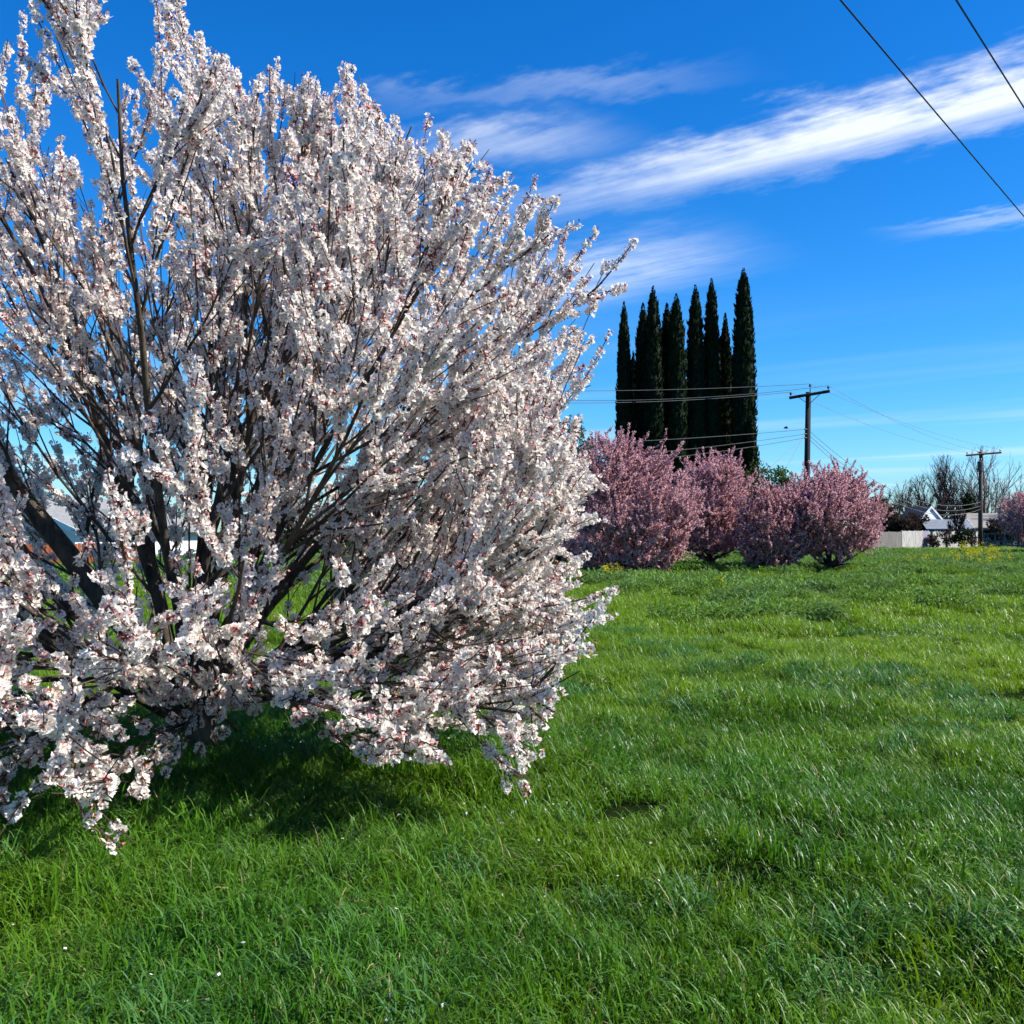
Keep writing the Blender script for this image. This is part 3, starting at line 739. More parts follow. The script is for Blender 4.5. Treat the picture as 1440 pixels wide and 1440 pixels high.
def plum_tree(label, px, d, r, h, seed, skirt=0.25, dens=1.0, trunk_h=0.5, dark=0.14, group='pink plum trees in a row'):
    g = np.random.default_rng(seed)
    x0 = PX(px, d); z0 = float(ground_z(x0, d))
    root = thing('plum_tree', label, 'tree', (x0, d, z0), 0, group)
    zc = skirt + (h - skirt) * 0.47; hz = h - zc
    def inside(p):
        rho = np.hypot(p[:, 0], p[:, 1]); az = np.arctan2(p[:, 1], p[:, 0]); zz = p[:, 2]
        q = np.where(zz > zc, (zz - zc) / hz, (zz - zc) / (zc - skirt + 0.05))
        lump = 1 + 0.22 * (vnoise(az * 1.6 + seed, zz * 1.3 + seed * 3) - 0.5)
        return (rho / (r * lump)) ** 2 + np.abs(q) ** 2.3 < 1
    ns = 13
    az = np.arange(ns) * 2.399 + g.normal(0, 0.2, ns); el = np.where(np.arange(ns) % 2 == 0, g.uniform(R(5), R(32), ns), g.uniform(R(34), R(80), ns))
    D = np.stack([np.cos(az) * np.cos(el), np.sin(az) * np.cos(el), np.sin(el)], 1)
    S = np.stack([0.10 * np.cos(az), 0.10 * np.sin(az), g.uniform(trunk_h * 0.5, trunk_h, ns)], 1)
    L0 = np.maximum(reach(S, D, inside, h * 1.1), h * 0.35) * g.uniform(.8, .95, ns)
    P0 = grow(S, D, L0, 6, 0.16, 0.06, g); R0 = taper(g.uniform(.045, .075, ns), .010, 7)
    S1, D1, r1, _ = spawn(P0, R0, 9, .2, .97, R(25), R(65), g, .12)
    lw = (g.random(len(S1)) < .5) & (S1[:, 2] < h * .5); D1[lw, 2] -= .7; D1 = unit(D1)
    L1 = np.minimum(reach(S1, D1, inside, 2.2) * g.uniform(.75, 1, len(S1)), g.uniform(.6, 1.9, len(S1))); k = L1 > .12
    S1, D1, r1, L1 = S1[k], D1[k], r1[k], L1[k]
    P1 = grow(S1, D1, L1, 4, .3, .08, g); R1 = taper(np.minimum(r1 * .6, .022), .005, 5)
    S2, D2, r2, _ = spawn(P1, R1, 5, .15, 1, R(20), R(60), g, .22)
    L2 = np.minimum(reach(S2, D2, inside, .9) + .10, g.uniform(.25, .8, len(S2))); k = L2 > .1
    S2, D2, r2, L2 = S2[k], D2[k], r2[k], L2[k]
    P2 = grow(S2, D2, L2, 3, .35, .09, g); R2 = taper(np.minimum(r2 * .7, .009), .004, 4)
    # shoots from the nearest limb out to an even shell, so the crown closes
    nt_ = int(62 * r * h); q = np.arange(nt_) + .5
    tz = 1 - 2 * q / nt_; ta = q * 2.39996; cr_ = np.sqrt(1 - tz ** 2)
    an = np.mod(ta, 6.2832); lump = 1 + .34 * (vnoise(an * 1.3 + seed, tz * 2.6 + seed * 3) - .5)
    sh = (g.uniform(.62, 1.07, nt_) * lump)[:, None]
    tg = np.stack([cr_ * np.cos(ta) * r, cr_ * np.sin(ta) * r, np.where(tz > 0, tz * hz, tz * (zc - skirt))], 1) * sh; tg[:, 2] += zc
    tg[:, 2] = np.maximum(tg[:, 2], .12)
    nodes = np.concatenate([P0[:, 1:].reshape(-1, 3), P1[:, 1:-1].reshape(-1, 3)])
    dv = tg[:, None, :] - nodes[None]; ds = np.linalg.norm(dv, axis=2)
    bad = ds + np.where(ds < .35, 3, 0) + np.maximum(0, -dv[:, :, 2]) * 1.2
    S4 = nodes[bad.argmin(1)]; e = tg - S4
    tt = np.linspace(0, 1, 5)[None, :, None]; bow = np.array((0, 0, -.22)) * np.linalg.norm(e, axis=1)[:, None]
    P4 = S4[:, None] + e[:, None] * tt + bow[:, None] * (4 * tt * (1 - tt)) + np.concatenate([np.zeros((nt_, 1, 3)), g.normal(0, .03, (nt_, 4, 3))], 1)
    R4 = taper(np.full(nt_, .011), .004, 5)
    S5, D5, r5, _ = spawn(P4, R4, 4, .3, 1, R(15), R(55), g, .30)
    P5 = grow(S5, D5, g.uniform(.15, .5, len(S5)), 3, .3, .08, g); R5 = taper(np.full(len(S5), .006), .003, 4)
    t = MB(); t.tube([(0, 0, -.15), (0, 0, .1), (0, 0, trunk_h)], [.19, .15, .12], 9)
    t.build('trunk', M['plum_bark'], root, smooth=True)
    for i in range(0):
        pass
    V, Q = join([tubes(P0, R0, 6), tubes(P1, R1, 4)])
    link('branches', mesh_arrays('branches', V, [Q], [M['plum_bark']], smooth=True), root)['kind'] = 'stuff'
    V, Q = join([tubes(P2, R2, 3), tubes(P4, R4, 3), tubes(P5, R5, 3)])
    link('twigs', mesh_arrays('twigs', V, [Q], [M['plum_bark']]), root)['kind'] = 'stuff'
    b = [bead(P2, .17 / dens, g), bead(P1, .2 / dens, g, .3, 1), bead(P4, .13 / dens, g, .35, 1), bead(P5, .12 / dens, g)]
    pts = np.concatenate([q[0] for q in b]); dr = np.concatenate([q[1] for q in b])
    n = len(pts); idx = g.integers(0, 4, n); w = g.random(n) < dark; idx[w] = g.integers(4, 6, w.sum())
    scatter('crown', pink_lib, pts, euler_to(dr, g.uniform(0, 6.283, n)), g.uniform(.75, 1.25, n), idx, root)
    return root
plum_tree('largest pink plum tree, crown reaching the grass beside white tree', 884, 34, 2.3, 4.8, 41, 0.05, 1.0, 0.4)
plum_tree('pink plum tree with dark trunk between the largest plum and the brownish plum', 1000, 40, 1.7, 4.65, 42, 0.75, 1.0, 0.8)
plum_tree('small brownish pink plum with bare twigs beside the plum by the pole', 1084, 37, 1.35, 3.35, 43, 0.05, 0.8, 0.4, 0.45)
plum_tree('round pink plum tree on a short forked trunk in front of utility pole', 1166, 37.5, 2.0, 4.15, 44, 0.75, 1.0, 0.6)
plum_tree('pink plum tree by the dark rail fence past the transformer pole', 1458, 62, 2.0, 4.0, 45, 0.9, 0.9, 0.9)
plum_tree('dark pink plum tree mostly hidden behind the white blossoming tree', 795, 41, 1.7, 4.9, 46, 0.2, 0.9, 0.5, 0.35)

# ------------------------------------------------------------------ cypress row
def cypress_mesh(seed, h, r, fork=False):
    """returns core and spray meshes of a column of upright sprays"""
    g = np.random.default_rng(seed)
    zt = np.array([0, .04, .15, .35, .55, .72, .85, .94, 1.0]); rt = np.array([.6, .85, 1, 1, .97, .88, .70, .42, .05])
    def rad(z, az):
        return np.interp(z / h, zt, rt) * r * (1 + .30 * (vnoise(az * 1.9 + seed, z * 1.1) - .5) + .25 * (vnoise(az * 4 + seed * 2, z * 3.2) - .5))
    nz, na = 60, 14
    zz = np.linspace(0, h * .97, nz); aa = np.arange(na) * 2 * np.pi / na
    Z, A = np.meshgrid(zz, aa, indexing='ij'); Rr = rad(Z, A) * .86
    V = np.stack([Rr * np.cos(A), Rr * np.sin(A), Z], -1).reshape(-1, 3)
    i = (np.arange(nz - 1)[:, None] * na); j = np.arange(na)[None, :]; j1 = (j + 1) % na
    Q = np.stack([i + j, i + j1, i + na + j1, i + na + j], -1).reshape(-1, 4)
    core = mesh_arrays('core', V, [Q], [M['cypress_core']])
    n = int(260 * h)
    z = h * (1 - g.random(n) ** 0.85 * 1.0); z = np.clip(z, .05, h * .995); az = g.uniform(0, 6.283, n)
    rr = rad(z, az) * g.uniform(.80, 1.04, n)
    c = np.stack([rr * np.cos(az), rr * np.sin(az), z], 1)
    o = np.stack([np.cos(az), np.sin(az), np.zeros(n)], 1)
    up = unit(np.stack([np.zeros(n), np.zeros(n), np.ones(n)], 1) + o * g.uniform(.05, .5, n)[:, None] + g.normal(0, .12, (n, 3)))
    sd = unit(np.cross(up, o + g.normal(0, .5, (n, 3))))
    L_ = (g.uniform(.16, .44, n) * np.clip(r * np.interp(z / h, zt, rt) / .45 + .25, .45, 1.15))[:, None]; w = L_ * .20
    V = np.stack([c - up * L_ * .35, c + sd * w, c + up * L_ * .65, c - sd * w], 1).reshape(-1, 3)
    Q = np.arange(4 * n).reshape(n, 4)
    return core, mesh_arrays('foliage', V, [Q], [M['cypress']])
def make_cypresses():
    d = 66.0
    rows = [  # photograph column of the axis, row of the tip, half width in pixels, depth offset, label
        (878, 422, 10.5, 0, 'slim cypress with whip-like tip at the end of the row over the largest plum'),
        (891, 492, 6.5, 3, 'short thin cypress second in the row from the end over the largest plum'),
        (905, 424, 13, 1, 'cypress third in the row from the end over the largest plum'),
        (919, 400, 14.5, -1, 'tall broad cypress fourth in the row from the end over the largest plum'),
        (939, 424, 13, 1, 'cypress fifth in the row from the end over the largest plum'),
        (952, 411, 15, -0.5, 'cypress sixth in the row from the end over the largest plum'),
        (979, 398, 13.5, 0, 'pointed cypress fifth in the row from the utility pole end'),
        (1002, 389, 13, 0.5, 'tall narrow cypress fourth in the row from the utility pole end'),
        (1021, 438, 10, 1.5, 'shorter thin cypress third in the row from the utility pole end'),
        (1034, 490, 13, 2.5, 'low cypress tucked behind the tallest one in the row'),
        (1047, 374, 16.5, -0.5, 'tallest cypress with a forked tip nearest the utility pole'),
        (1057, 585, 10, -1.5, 'stubby cypress at the foot of the tallest one'),
    ]
    for i, (px, py, hw, dy, lab) in enumerate(rows):
        dd = d + dy; h = HT(py, dd); r = hw * 1.0 * dd / F
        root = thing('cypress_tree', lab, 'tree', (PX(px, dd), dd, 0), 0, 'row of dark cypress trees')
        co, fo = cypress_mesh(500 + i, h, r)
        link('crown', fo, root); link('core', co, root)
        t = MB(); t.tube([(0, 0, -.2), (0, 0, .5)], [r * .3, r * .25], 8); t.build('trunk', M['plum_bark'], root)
        if py == 374:
            co2, fo2 = cypress_mesh(560, h - 0.6, r * 0.55)
            o = link('leader', fo2, root); o.location = (5 * dd / F, 0, 0)
make_cypresses()

# ------------------------------------------------------------------ other trees and shrubs
def leafy_tree(name, label, px, d, top, r, mat, seed, n=2600, size=0.16, low=0.3, group=None, cat='tree', clumps=26):
    g = np.random.default_rng(seed); h = HT(top, d); x0 = PX(px, d)
    root = thing(name, label, cat, (x0, d, 0), 0, group)
    cz = low + (h - low) * .52; hz = (h - low) * .5
    cc = unit(g.normal(size=(clumps, 3))) * (g.random((clumps, 1)) ** .4) * np.array((r * .78, r * .78, hz * .8)) + np.array((0, 0, cz))
    k = g.integers(0, clumps, n); cr = r * g.uniform(.28, .5, clumps)
    o = unit(g.normal(size=(n, 3))) * (g.random((n, 1)) ** .45) * cr[k][:, None]
    c = cc[k] + o; c[:, 2] = np.clip(c[:, 2], .05, h)
    a = unit(g.normal(size=(n, 3)) + np.array((0, 0, .5))); b = unit(np.cross(a, g.normal(size=(n, 3)))); s = (size * g.uniform(.5, 1.2, n))[:, None]
    V = np.stack([c - a * s, c - b * s * .5, c + a * s, c + b * s * .5], 1).reshape(-1, 3)
    link('crown', mesh_arrays('crown', V, [np.arange(4 * n).reshape(n, 4)], [mat]), root)
    t = MB(); t.tube([(0, 0, -.2), (0, 0, cz * .5), (.05 * r, 0, cz)], [r * .10 + .04, r * .07 + .03, .03], 7)
    for j in range(6):
        e = cc[j]; t.tube([(0, 0, cz * .4), tuple(e * np.array((.5, .5, .8))), tuple(e)], [.05, .03, .012], 5)
    t.build('trunk', M['plum_bark'], root)
    return root
def bare_tree(label, px, d, top, r, seed, stems=7, el0=35, el1=85, mat='grey_bark', group='bare winter trees behind the houses', trunk=0.25, thin=1.0):
    g = np.random.default_rng(seed); h = HT(top, d)
    root = thing('bare_tree', label, 'tree', (PX(px, d), d, 0), 0, group)
    zb = h * trunk
    def inside(p):
        rho = np.hypot(p[:, 0], p[:, 1]); q = (p[:, 2] - zb) / (h - zb)
        return (q > -.05) & (rho / r < np.sqrt(np.clip(1 - (np.clip(q, 0, 1.2) - .45) ** 2 / .32, 0, 1)) + .02) & (q < 1.0)
    az = np.arange(stems) * 2.399 + g.normal(0, .2, stems); el = R(el0) + (R(el1) - R(el0)) * g.random(stems)
    D = np.stack([np.cos(az) * np.cos(el), np.sin(az) * np.cos(el), np.sin(el)], 1)
    S = np.zeros((stems, 3)); S[:, 2] = zb * g.uniform(.75, 1, stems)
    L0 = np.maximum(reach(S, D, inside, h, .15), h * .3) * g.uniform(.85, 1, stems)
    P0 = grow(S, D, L0, 6, .12, .06, g); R0 = taper(g.uniform(.09, .15, stems) * h / 10, .03, 7)
    S1, D1, r1, _ = spawn(P0, R0, 9, .15, .97, R(18), R(50), g, .12)
    L1 = np.minimum(reach(S1, D1, inside, h, .15), g.uniform(.12, .4, len(S1)) * h); k = L1 > .2; S1, D1, r1, L1 = S1[k], D1[k], r1[k], L1[k]
    P1 = grow(S1, D1, L1, 5, .2, .08, g); R1 = taper(np.minimum(r1 * .6, .06), .022 * thin, 6)
    S2, D2, r2, _ = spawn(P1, R1, 8, .1, 1, R(15), R(50), g, .15)
    L2 = np.minimum(reach(S2, D2, inside, 3, .15) + .2, g.uniform(.5, 1.9, len(S2)) * h / 10); k = L2 > .2; S2, D2, r2, L2 = S2[k], D2[k], r2[k], L2[k]
    P2 = grow(S2, D2, L2, 3, .2, .08, g); R2 = taper(np.minimum(r2 * .7, .024 * thin), .012 * thin, 4)
    t = MB(); t.tube([(0, 0, -.2), (0, 0, zb * .5), (0, 0, zb * 1.05)], [.24 * h / 10, .2 * h / 10, .17 * h / 10], 9); t.build('trunk', M[mat], root, smooth=True)
    V, Q = join([tubes(P0, R0, 6), tubes(P1, R1, 4)])
    link('branches', mesh_arrays('branches', V, [Q], [M[mat]]), root)['kind'] = 'stuff'
    V, Q = tubes(P2, R2, 3)
    link('twigs', mesh_arrays('twigs', V, [Q], [M[mat]]), root)['kind'] = 'stuff'
    return root
leafy_tree('olive_tree', 'olive green bushy tree between the cypress row and the plums', 1052, 46, 634, 1.5, M['olive_leaf'], 61, 6000, .08)
leafy_tree('leafy_tree', 'bright green bushy tree behind plums beside the utility pole', 1100, 45, 648, .95, M['green_leaf'], 62, 3600, .08)
leafy_tree('grey_tree', 'grey green treetop rising behind the half hidden plum tree', 806, 58, 583, 1.6, M['olive_leaf'], 63, 3000, .10, 2.0)
leafy_tree('evergreen_tree', 'dark evergreen tree with pointed top left of the bare trees', 1230, 110, 690, 1.9, M['dark_leaf'], 64, 1600, .25)
leafy_tree('evergreen_tree', 'dark evergreen tree just behind the transformer pole', 1363, 112, 690, 1.1, M['dark_leaf'], 65, 900, .25, 2.0)
for px, top, r, sd, lab in ((1246, 707, 2.0, 66, 'brown leafless thicket behind the grey weathered fence'), (1268, 712, 1.8, 67, 'brown leafless thicket just behind the whitewashed fence panels'),
                            (1290, 722, 1.4, 68, 'low brown thicket beside the white gabled shed'), (1408, 728, 1.7, 69, 'dark thicket behind the dark rail fence'), (1432, 724, 1.8, 70, 'dark thicket under the plum by the rail fence')):
    leafy_tree('thicket', lab, px, 99, top, r, M['brown_leaf'], sd, 1300, .20, .1, 'brown thickets behind the fences', 'shrub', 14)
leafy_tree('shrub', 'dark green shrub against whitewashed fence panels left of the transformer pole', 1352, 87, 742, .9, M['dark_leaf'], 71, 700, .14, .05, None, 'shrub', 10)
bare_tree('thin dark sapling standing before the blue roofed house', 1345, 93, 704, .8, 72, 6, 55, 88, 'plum_bark', None, .3, 1.4)
for px, top, r, sd, lab in ((1312, 744, .8, 73, 'low brown shrub against the stained fence near the mauve board'), (1331, 740, .9, 74, 'brown twiggy shrub against the middle of the stained fence'), (1366, 741, .9, 75, 'dark brown shrub beside the transformer pole')):
    leafy_tree('shrub', lab, px, 88.2, top, r, M['brown_leaf'], sd, 600, .11, .05, None, 'shrub', 12)
bare_tree('small rounded bare tree left of the taller bare trees', 1275, 122, 672, 2.4, 81, 7, 25, 75)
bare_tree('upright bare tree behind the white gabled shed', 1322, 132, 640, 3.4, 82, 8, 50, 88, 'plum_bark')
bare_tree('wide fan shaped bare tree behind the transformer pole', 1390, 116, 628, 4.2, 83, 13, 28, 86, 'grey_bark', trunk=.12)
bare_tree('brownish bare tree behind the plum by the rail fence', 1442, 104, 655, 3.2, 84, 9, 25, 80, 'grey_bark', trunk=.2)
bare_tree('dark twiggy bare tree filling the gap behind the white gabled shed', 1300, 118, 668, 3.6, 85, 10, 30, 85, 'plum_bark', trunk=.15, thin=1.5)
bare_tree('dark twiggy bare tree between the transformer pole and the shed', 1345, 121, 655, 3.4, 86, 10, 35, 85, 'plum_bark', trunk=.15, thin=1.4)
bare_tree('low twiggy bare tree above the brown thickets', 1255, 116, 690, 3.0, 87, 9, 20, 80, 'plum_bark', trunk=.15, thin=1.5)
# seen through the white tree
leafy_tree('dark_tree', 'dark tree behind the teal board fence', 742, 56, 715, 2.0, M['dark_leaf'], 91, 1800, .16, .2)
leafy_tree('dark_tree', 'dark broad tree behind white tree, left of the teal board fence', 600, 58, 705, 2.8, M['dark_leaf'], 92, 2200, .17, .2)
leafy_tree('hedge_shrub', 'brownish shrub behind the centre of the white tree', 430, 55, 705, 2.6, M['brown_leaf'], 93, 2200, .16, .1, None, 'shrub')
leafy_tree('hedge_shrub', 'bright green bush in front of the orange board fence', 40, 30, 792, .85, M['green_leaf'], 94, 1600, .08, .05, None, 'shrub', 14)
leafy_tree('hedge_shrub', 'green bush beside the lower limbs, before the orange fence', -40, 29, 788, .8, M['green_leaf'], 95, 1400, .08, .05, None, 'shrub', 14)

# ------------------------------------------------------------------ houses
def house(name, label, px, d, rz, w, l, eave, ridge, wall, roof, over=0.35, wins=(), door=None, z0=0.0):
    """gable across local X (front at -Y), ridge along local Y"""
    root = thing(name, label, 'house', (PX(px, d), d, z0), rz)
    hw = w / 2; b = MB()
    prof = [(-hw, 0), (hw, 0), (hw, eave), (0, ridge - .04), (-hw, eave)]
    b.add([(x, 0, z) for x, z in prof] + [(x, l, z) for x, z in prof],
          [(0, 1, 2, 3, 4), (9, 8, 7, 6, 5)] + [(i, i + 5, (i + 1) % 5 + 5, (i + 1) % 5) for i in range(5)])
    b.build('wall', wall, root)
    sl = (ridge - eave) / hw; th = .12
    for s in (-1, 1):
        b = MB(); xo = hw + over; ze = eave - sl * over
        p = [(0, ridge), (s * xo, ze), (s * xo, ze + th), (0, ridge + th)]
        v = [(x, -over, z) for x, z in p] + [(x, l + over, z) for x, z in p]
        b.add(v, [(0, 1, 2, 3), (7, 6, 5, 4)] + [(i, (i + 1) % 4, (i + 1) % 4 + 4, i + 4) for i in range(4)])
        b.build('roof', roof, root)
        b = MB(); b.add([(0, -over - .03, ridge - .12), (s * xo, -over - .03, ze - .12), (s * xo, -over - .03, ze + th + .02), (0, -over - .03, ridge + th + .02)] +
                        [(0, -over + .0, ridge - .12), (s * xo, -over, ze - .12), (s * xo, -over, ze + th + .02), (0, -over, ridge + th + .02)],
                        [(0, 1, 2, 3), (7, 6, 5, 4), (0, 4, 5, 1), (1, 5, 6, 2), (2, 6, 7, 3), (3, 7, 4, 0)])
        b.build('bargeboard', M['trim'], root)
    for side, x, z, ww, hh in wins:
        b = MB(); f = MB()
        if side == 'front':
            b.box(x - ww / 2, x + ww / 2, -.03, .02, z, z + hh)
            for q in ((x - ww / 2 - .08, x - ww / 2, z - .08, z + hh + .08), (x + ww / 2, x + ww / 2 + .08, z - .08, z + hh + .08), (x - ww / 2, x + ww / 2, z - .08, z), (x - ww / 2, x + ww / 2, z + hh, z + hh + .08)):
                f.box(q[0], q[1], -.06, .02, q[2], q[3])
        else:
            sx = -1 if side == 'left' else 1; xa = sx * hw
            b.box(min(xa, xa + sx * .03), max(xa, xa + sx * .03), x - ww / 2, x + ww / 2, z, z + hh)
            for q in ((x - ww / 2 - .08, x - ww / 2, z - .08, z + hh + .08), (x + ww / 2, x + ww / 2 + .08, z - .08, z + hh + .08), (x - ww / 2, x + ww / 2, z - .08, z), (x - ww / 2, x + ww / 2, z + hh, z + hh + .08)):
                f.box(min(xa, xa + sx * .06), max(xa, xa + sx * .06), q[0], q[1], q[2], q[3])
        wo = b.build('window', M['glass'], root); f.build('frame', M['trim'], wo)
    return root
house('shed', 'white gabled shed with brown shingle roof behind the fences', 1309, 106, R(20), 4.0, 3.2, 2.3, 4.15, M['white_wall'], M['brown_roof'], .10)
house('house', 'low house with blue grey roof in front of the white gabled shed', 1354, 99, R(80), 4.6, 3.6, 1.85, 2.65, M['teal_wall'], M['blue_roof'], .4, wins=(('left', 1.0, .9, .9, .6), ('left', 2.6, .9, .9, .6)))
h3 = house('house', 'long low house with tan shingle roof behind the transformer pole', 1418, 104, R(86), 7.0, 5.2, 2.0, 3.35, M['cream_wall'], M['tan_roof'], .4, wins=(('left', 1.6, .9, 1.0, .8), ('left', 3.6, .9, 1.0, .8), ('left', 4.6, .9, .8, .8)))
house('house', 'house with grey roof and white gable seen through the white tree', 18, 46, R(-18), 7.0, 9.0, 1.75, 3.15, M['white_wall'], M['grey_roof'], .5, wins=(('front', -1.6, .7, 1.0, .9), ('front', 1.5, .7, 1.0, .9)))
house('house', 'low house with grey shingle roof past the orange board fence', 165, 49, R(70), 6.0, 5.0, 1.6, 2.55, M['cream_wall'], M['grey_roof'], .5, wins=(('left', 1.5, .7, .9, .7),))

# ------------------------------------------------------------------ fences
def fence(label, px0, d0, px1, d1, h, mat, panel=2.4, board=0.14, group=None, rails=False, uneven=0.02, postmat=None):
    a = np.array((PX(px0, d0), d0)); b = np.array((PX(px1, d1), d1)); L_ = float(np.linalg.norm(b - a)); n = max(1, round(L_ / panel)); pw = L_ / n
    root = thing('board_fence' if not rails else 'rail_fence', label, 'fence', (a[0], a[1], 0), math.atan2(b[1] - a[1], b[0] - a[0]), group)
    g = random.Random(px0)
    for i in range(n + 1):
        m = MB(); m.box(i * pw - .05, i * pw + .05, -.018, .08, -.1, h + .06); m.build('post', postmat or mat, root)
    for i in range(n):
        m = MB(); x = i * pw + .055; e = (i + 1) * pw - .055
        if rails:
            for z in (.35, .75, h - .08): m.box(x, e, -.02, .02, z - .06, z + .06)
            k = x
            while k < e - .1:
                if g.random() < .55: m.box(k, k + .12, .021, .04, .1, h * g.uniform(.7, 1))
                k += .15
        else:
            m.box(x, e, .012, .05, .30, .39); m.box(x, e, .012, .05, h - .35, h - .26)
            k = x
            while k < e - .03:
                w = min(board, e - k); zz = h + g.uniform(-uneven, uneven); yo = g.uniform(-.004, .004)
                m.box(k + .004, k + w - .004, -.012 + yo, .011 + yo * .2, .04, zz); k += w
        m.build('panel', mat, root)
    return root
fence('grey weathered board fence behind the round plum', 1150, 77, 1268, 86, 1.55, M['grey_fence'])
fence('bright whitewashed board fence panels below the white gabled shed', 1268.4, 86.05, 1297, 88.3, 1.62, M['white_fence'], 1.0)
fence('mauve grey gate board between the whitewashed panels', 1297.5, 88.35, 1305, 88.9, 1.62, M['mauve_fence'], .5)
fence('stained whitewashed board fence behind the dark shrub', 1305.5, 88.95, 1376, 94.5, 1.58, M['white_fence'], 1.6, uneven=.05)
fence('dark weathered rail fence right of the transformer pole', 1384, 88, 1500, 86, 1.45, M['dark_fence'], 1.7, rails=True, postmat=M['grey_fence'])
fence('orange stained board fence seen through the white tree', -60, 38, 215, 40, 1.12, M['orange_fence'], 2.2)
fence('teal board fence seen through the white tree beside the plums', 690, 42, 785, 43, 1.35, M['teal_fence'], 2.0, postmat=M['trim'])

# ------------------------------------------------------------------ utility poles and wires
def insulator(name, parent, loc, s=1.0):
    m = MB()
    m.tube([(0, 0, 0), (0, 0, .10 * s)], .018 * s, 6); m.tube([(0, 0, .08 * s), (0, 0, .12 * s), (0, 0, .2 * s), (0, 0, .25 * s)], [.05 * s, .085 * s, .06 * s, .03 * s], 8)
    o = m.build(name, M['porcelain'], parent, loc); return o
d1 = 62.0
B1 = np.array((PX(1134, d1), d1, 0.0)); H1 = HT(551, d1)
pole1 = thing('utility_pole', 'dark wooden utility pole with one crossarm beside the cypresses', 'utility pole', B1)
m = MB(); m.tube([(0.0, 0, -.3), (0.05, 0, H1 * .5), (0.17, 0, H1)], [.21, .18, .16], 10); m.build('pole', M['pole'], pole1, smooth=True)
arm_z = HT(555, d1)
ca, sa = math.cos(R(-28)), math.sin(R(-28)); hl = 1.22
def armp(t, z=0.0): return (.17 + t * hl * ca, t * hl * sa - .18 * 0, arm_z - B1[2] + z + t * .13)
m = MB()
p0, p1 = Vector(armp(-1)), Vector(armp(1)); m.tube([p0 + Vector((0, -.2, 0)), p1 + Vector((0, -.2, 0))], .095, 6); arm = m.build('crossarm', M['pole'], pole1)
m = MB(); m.tube([Vector(armp(-.55)) + Vector((0, -.2, -.05)), (.15, -.16, arm_z - .6)], .02, 5); m.build('brace', M['pole'], pole1)
m = MB(); m.tube([Vector(armp(.55)) + Vector((0, -.2, -.05)), (.15, -.16, arm_z - .6)], .02, 5); m.build('brace', M['pole'], pole1)
m = MB(); m.tube([(.24, -.1, H1 - .2), (.25, -.1, HT(545, d1))], .03, 6); m.build('pin', M['pole'], pole1)
A1 = [np.array(armp(-.93, .09)) + (0, -.2, 0), np.array(armp(.93, .09)) + (0, -.2, 0), np.array((.25, -.1, HT(545, d1) - .02))]
for a in A1: insulator('insulator', pole1, a, 1.0)
A1 = [B1 + a + (0, 0, .26) for a in A1]
LOW1 = []
for yy in (604, 610.5, 616):
    m = MB(); z = HT(yy, d1); m.tube([(.06, -.10, z), (-.14, -.18, z)], .05, 6); m.build('spool_bracket', M['porcelain'], pole1)
    LOW1.append(B1 + np.array((-.14, -.18, z)))

d2 = 88.6
B2 = np.array((PX(1379, d2), d2, 0.0)); H2 = HT(635, d2)
pole2 = thing('utility_pole', 'brown wooden utility pole with grey transformer can by the fences', 'utility pole', B2)
m = MB(); m.tube([(-.05, 0, -.3), (0, 0, H2 * .5), (.08, 0, H2)], [.20, .18, .15], 10); m.build('pole', M['pole_brown'], pole2, smooth=True)
a0 = np.array((PX(1358, d2), d2 - .2, HT(640.5, d2))) - B2; a1 = np.array((PX(1407, d2), d2 - .25, HT(636.5, d2))) - B2
m = MB(); m.tube([a0, a1], .085, 6); m.build('crossarm', M['pole_brown'], pole2)
A2 = []
for t in (.03, .35, .97):
    q = a0 + (a1 - a0) * t + (0, 0, .08); insulator('insulator', pole2, q, .9); A2.append(B2 + q + (0, 0, .2))
zc = HT(656, d2); m = MB(); m.tube([(-.18, -.42, zc - .48), (-.18, -.42, zc - .44), (-.18, -.42, zc + .40), (-.18, -.42, zc + .46)], [.20, .25, .25, .16], 14); tr_ = m.build('transformer', M['steel'], pole2, smooth=False)
for s in (-.08, .08): insulator('bushing', tr_, (-.18 + s, -.42, zc + .45), .8)
m = MB(); m.tube([(-.18, -.30, zc + .2), (.04, -.05, zc + .2)], .04, 5); m.tube([(-.18, -.30, zc - .25), (.03, -.05, zc - .25)], .04, 5); m.build('bracket', M['steel'], pole2)
z2 = HT(706, d2); LOW2 = [B2 + np.array((-.1, -.2, z2)), B2 + np.array((-.1, -.2, z2 - .35)), B2 + np.array((-.1, -.2, z2 - .65))]
m = MB(); m.tube([(-.0, -.1, z2 - .75), (-.1, -.2, z2 - .7), (-.1, -.2, z2 + .1)], .035, 6); m.build('spool_bracket', M['porcelain'], pole2)

def wire(label, a, b, sag, rad=0.016, mat='wire', group='power lines between the poles', n=22):
    a = np.array(a, float); b = np.array(b, float); t = np.linspace(0, 1, n)[:, None]
    p = a + (b - a) * t; p[:, 2] -= (4 * sag * t * (1 - t))[:, 0]
    m = MB(); m.tube([tuple(q - a) for q in p], rad, 5)
    o = m.build('power_line', M[mat], None, a); tag(o, label, 'power line', group); return o
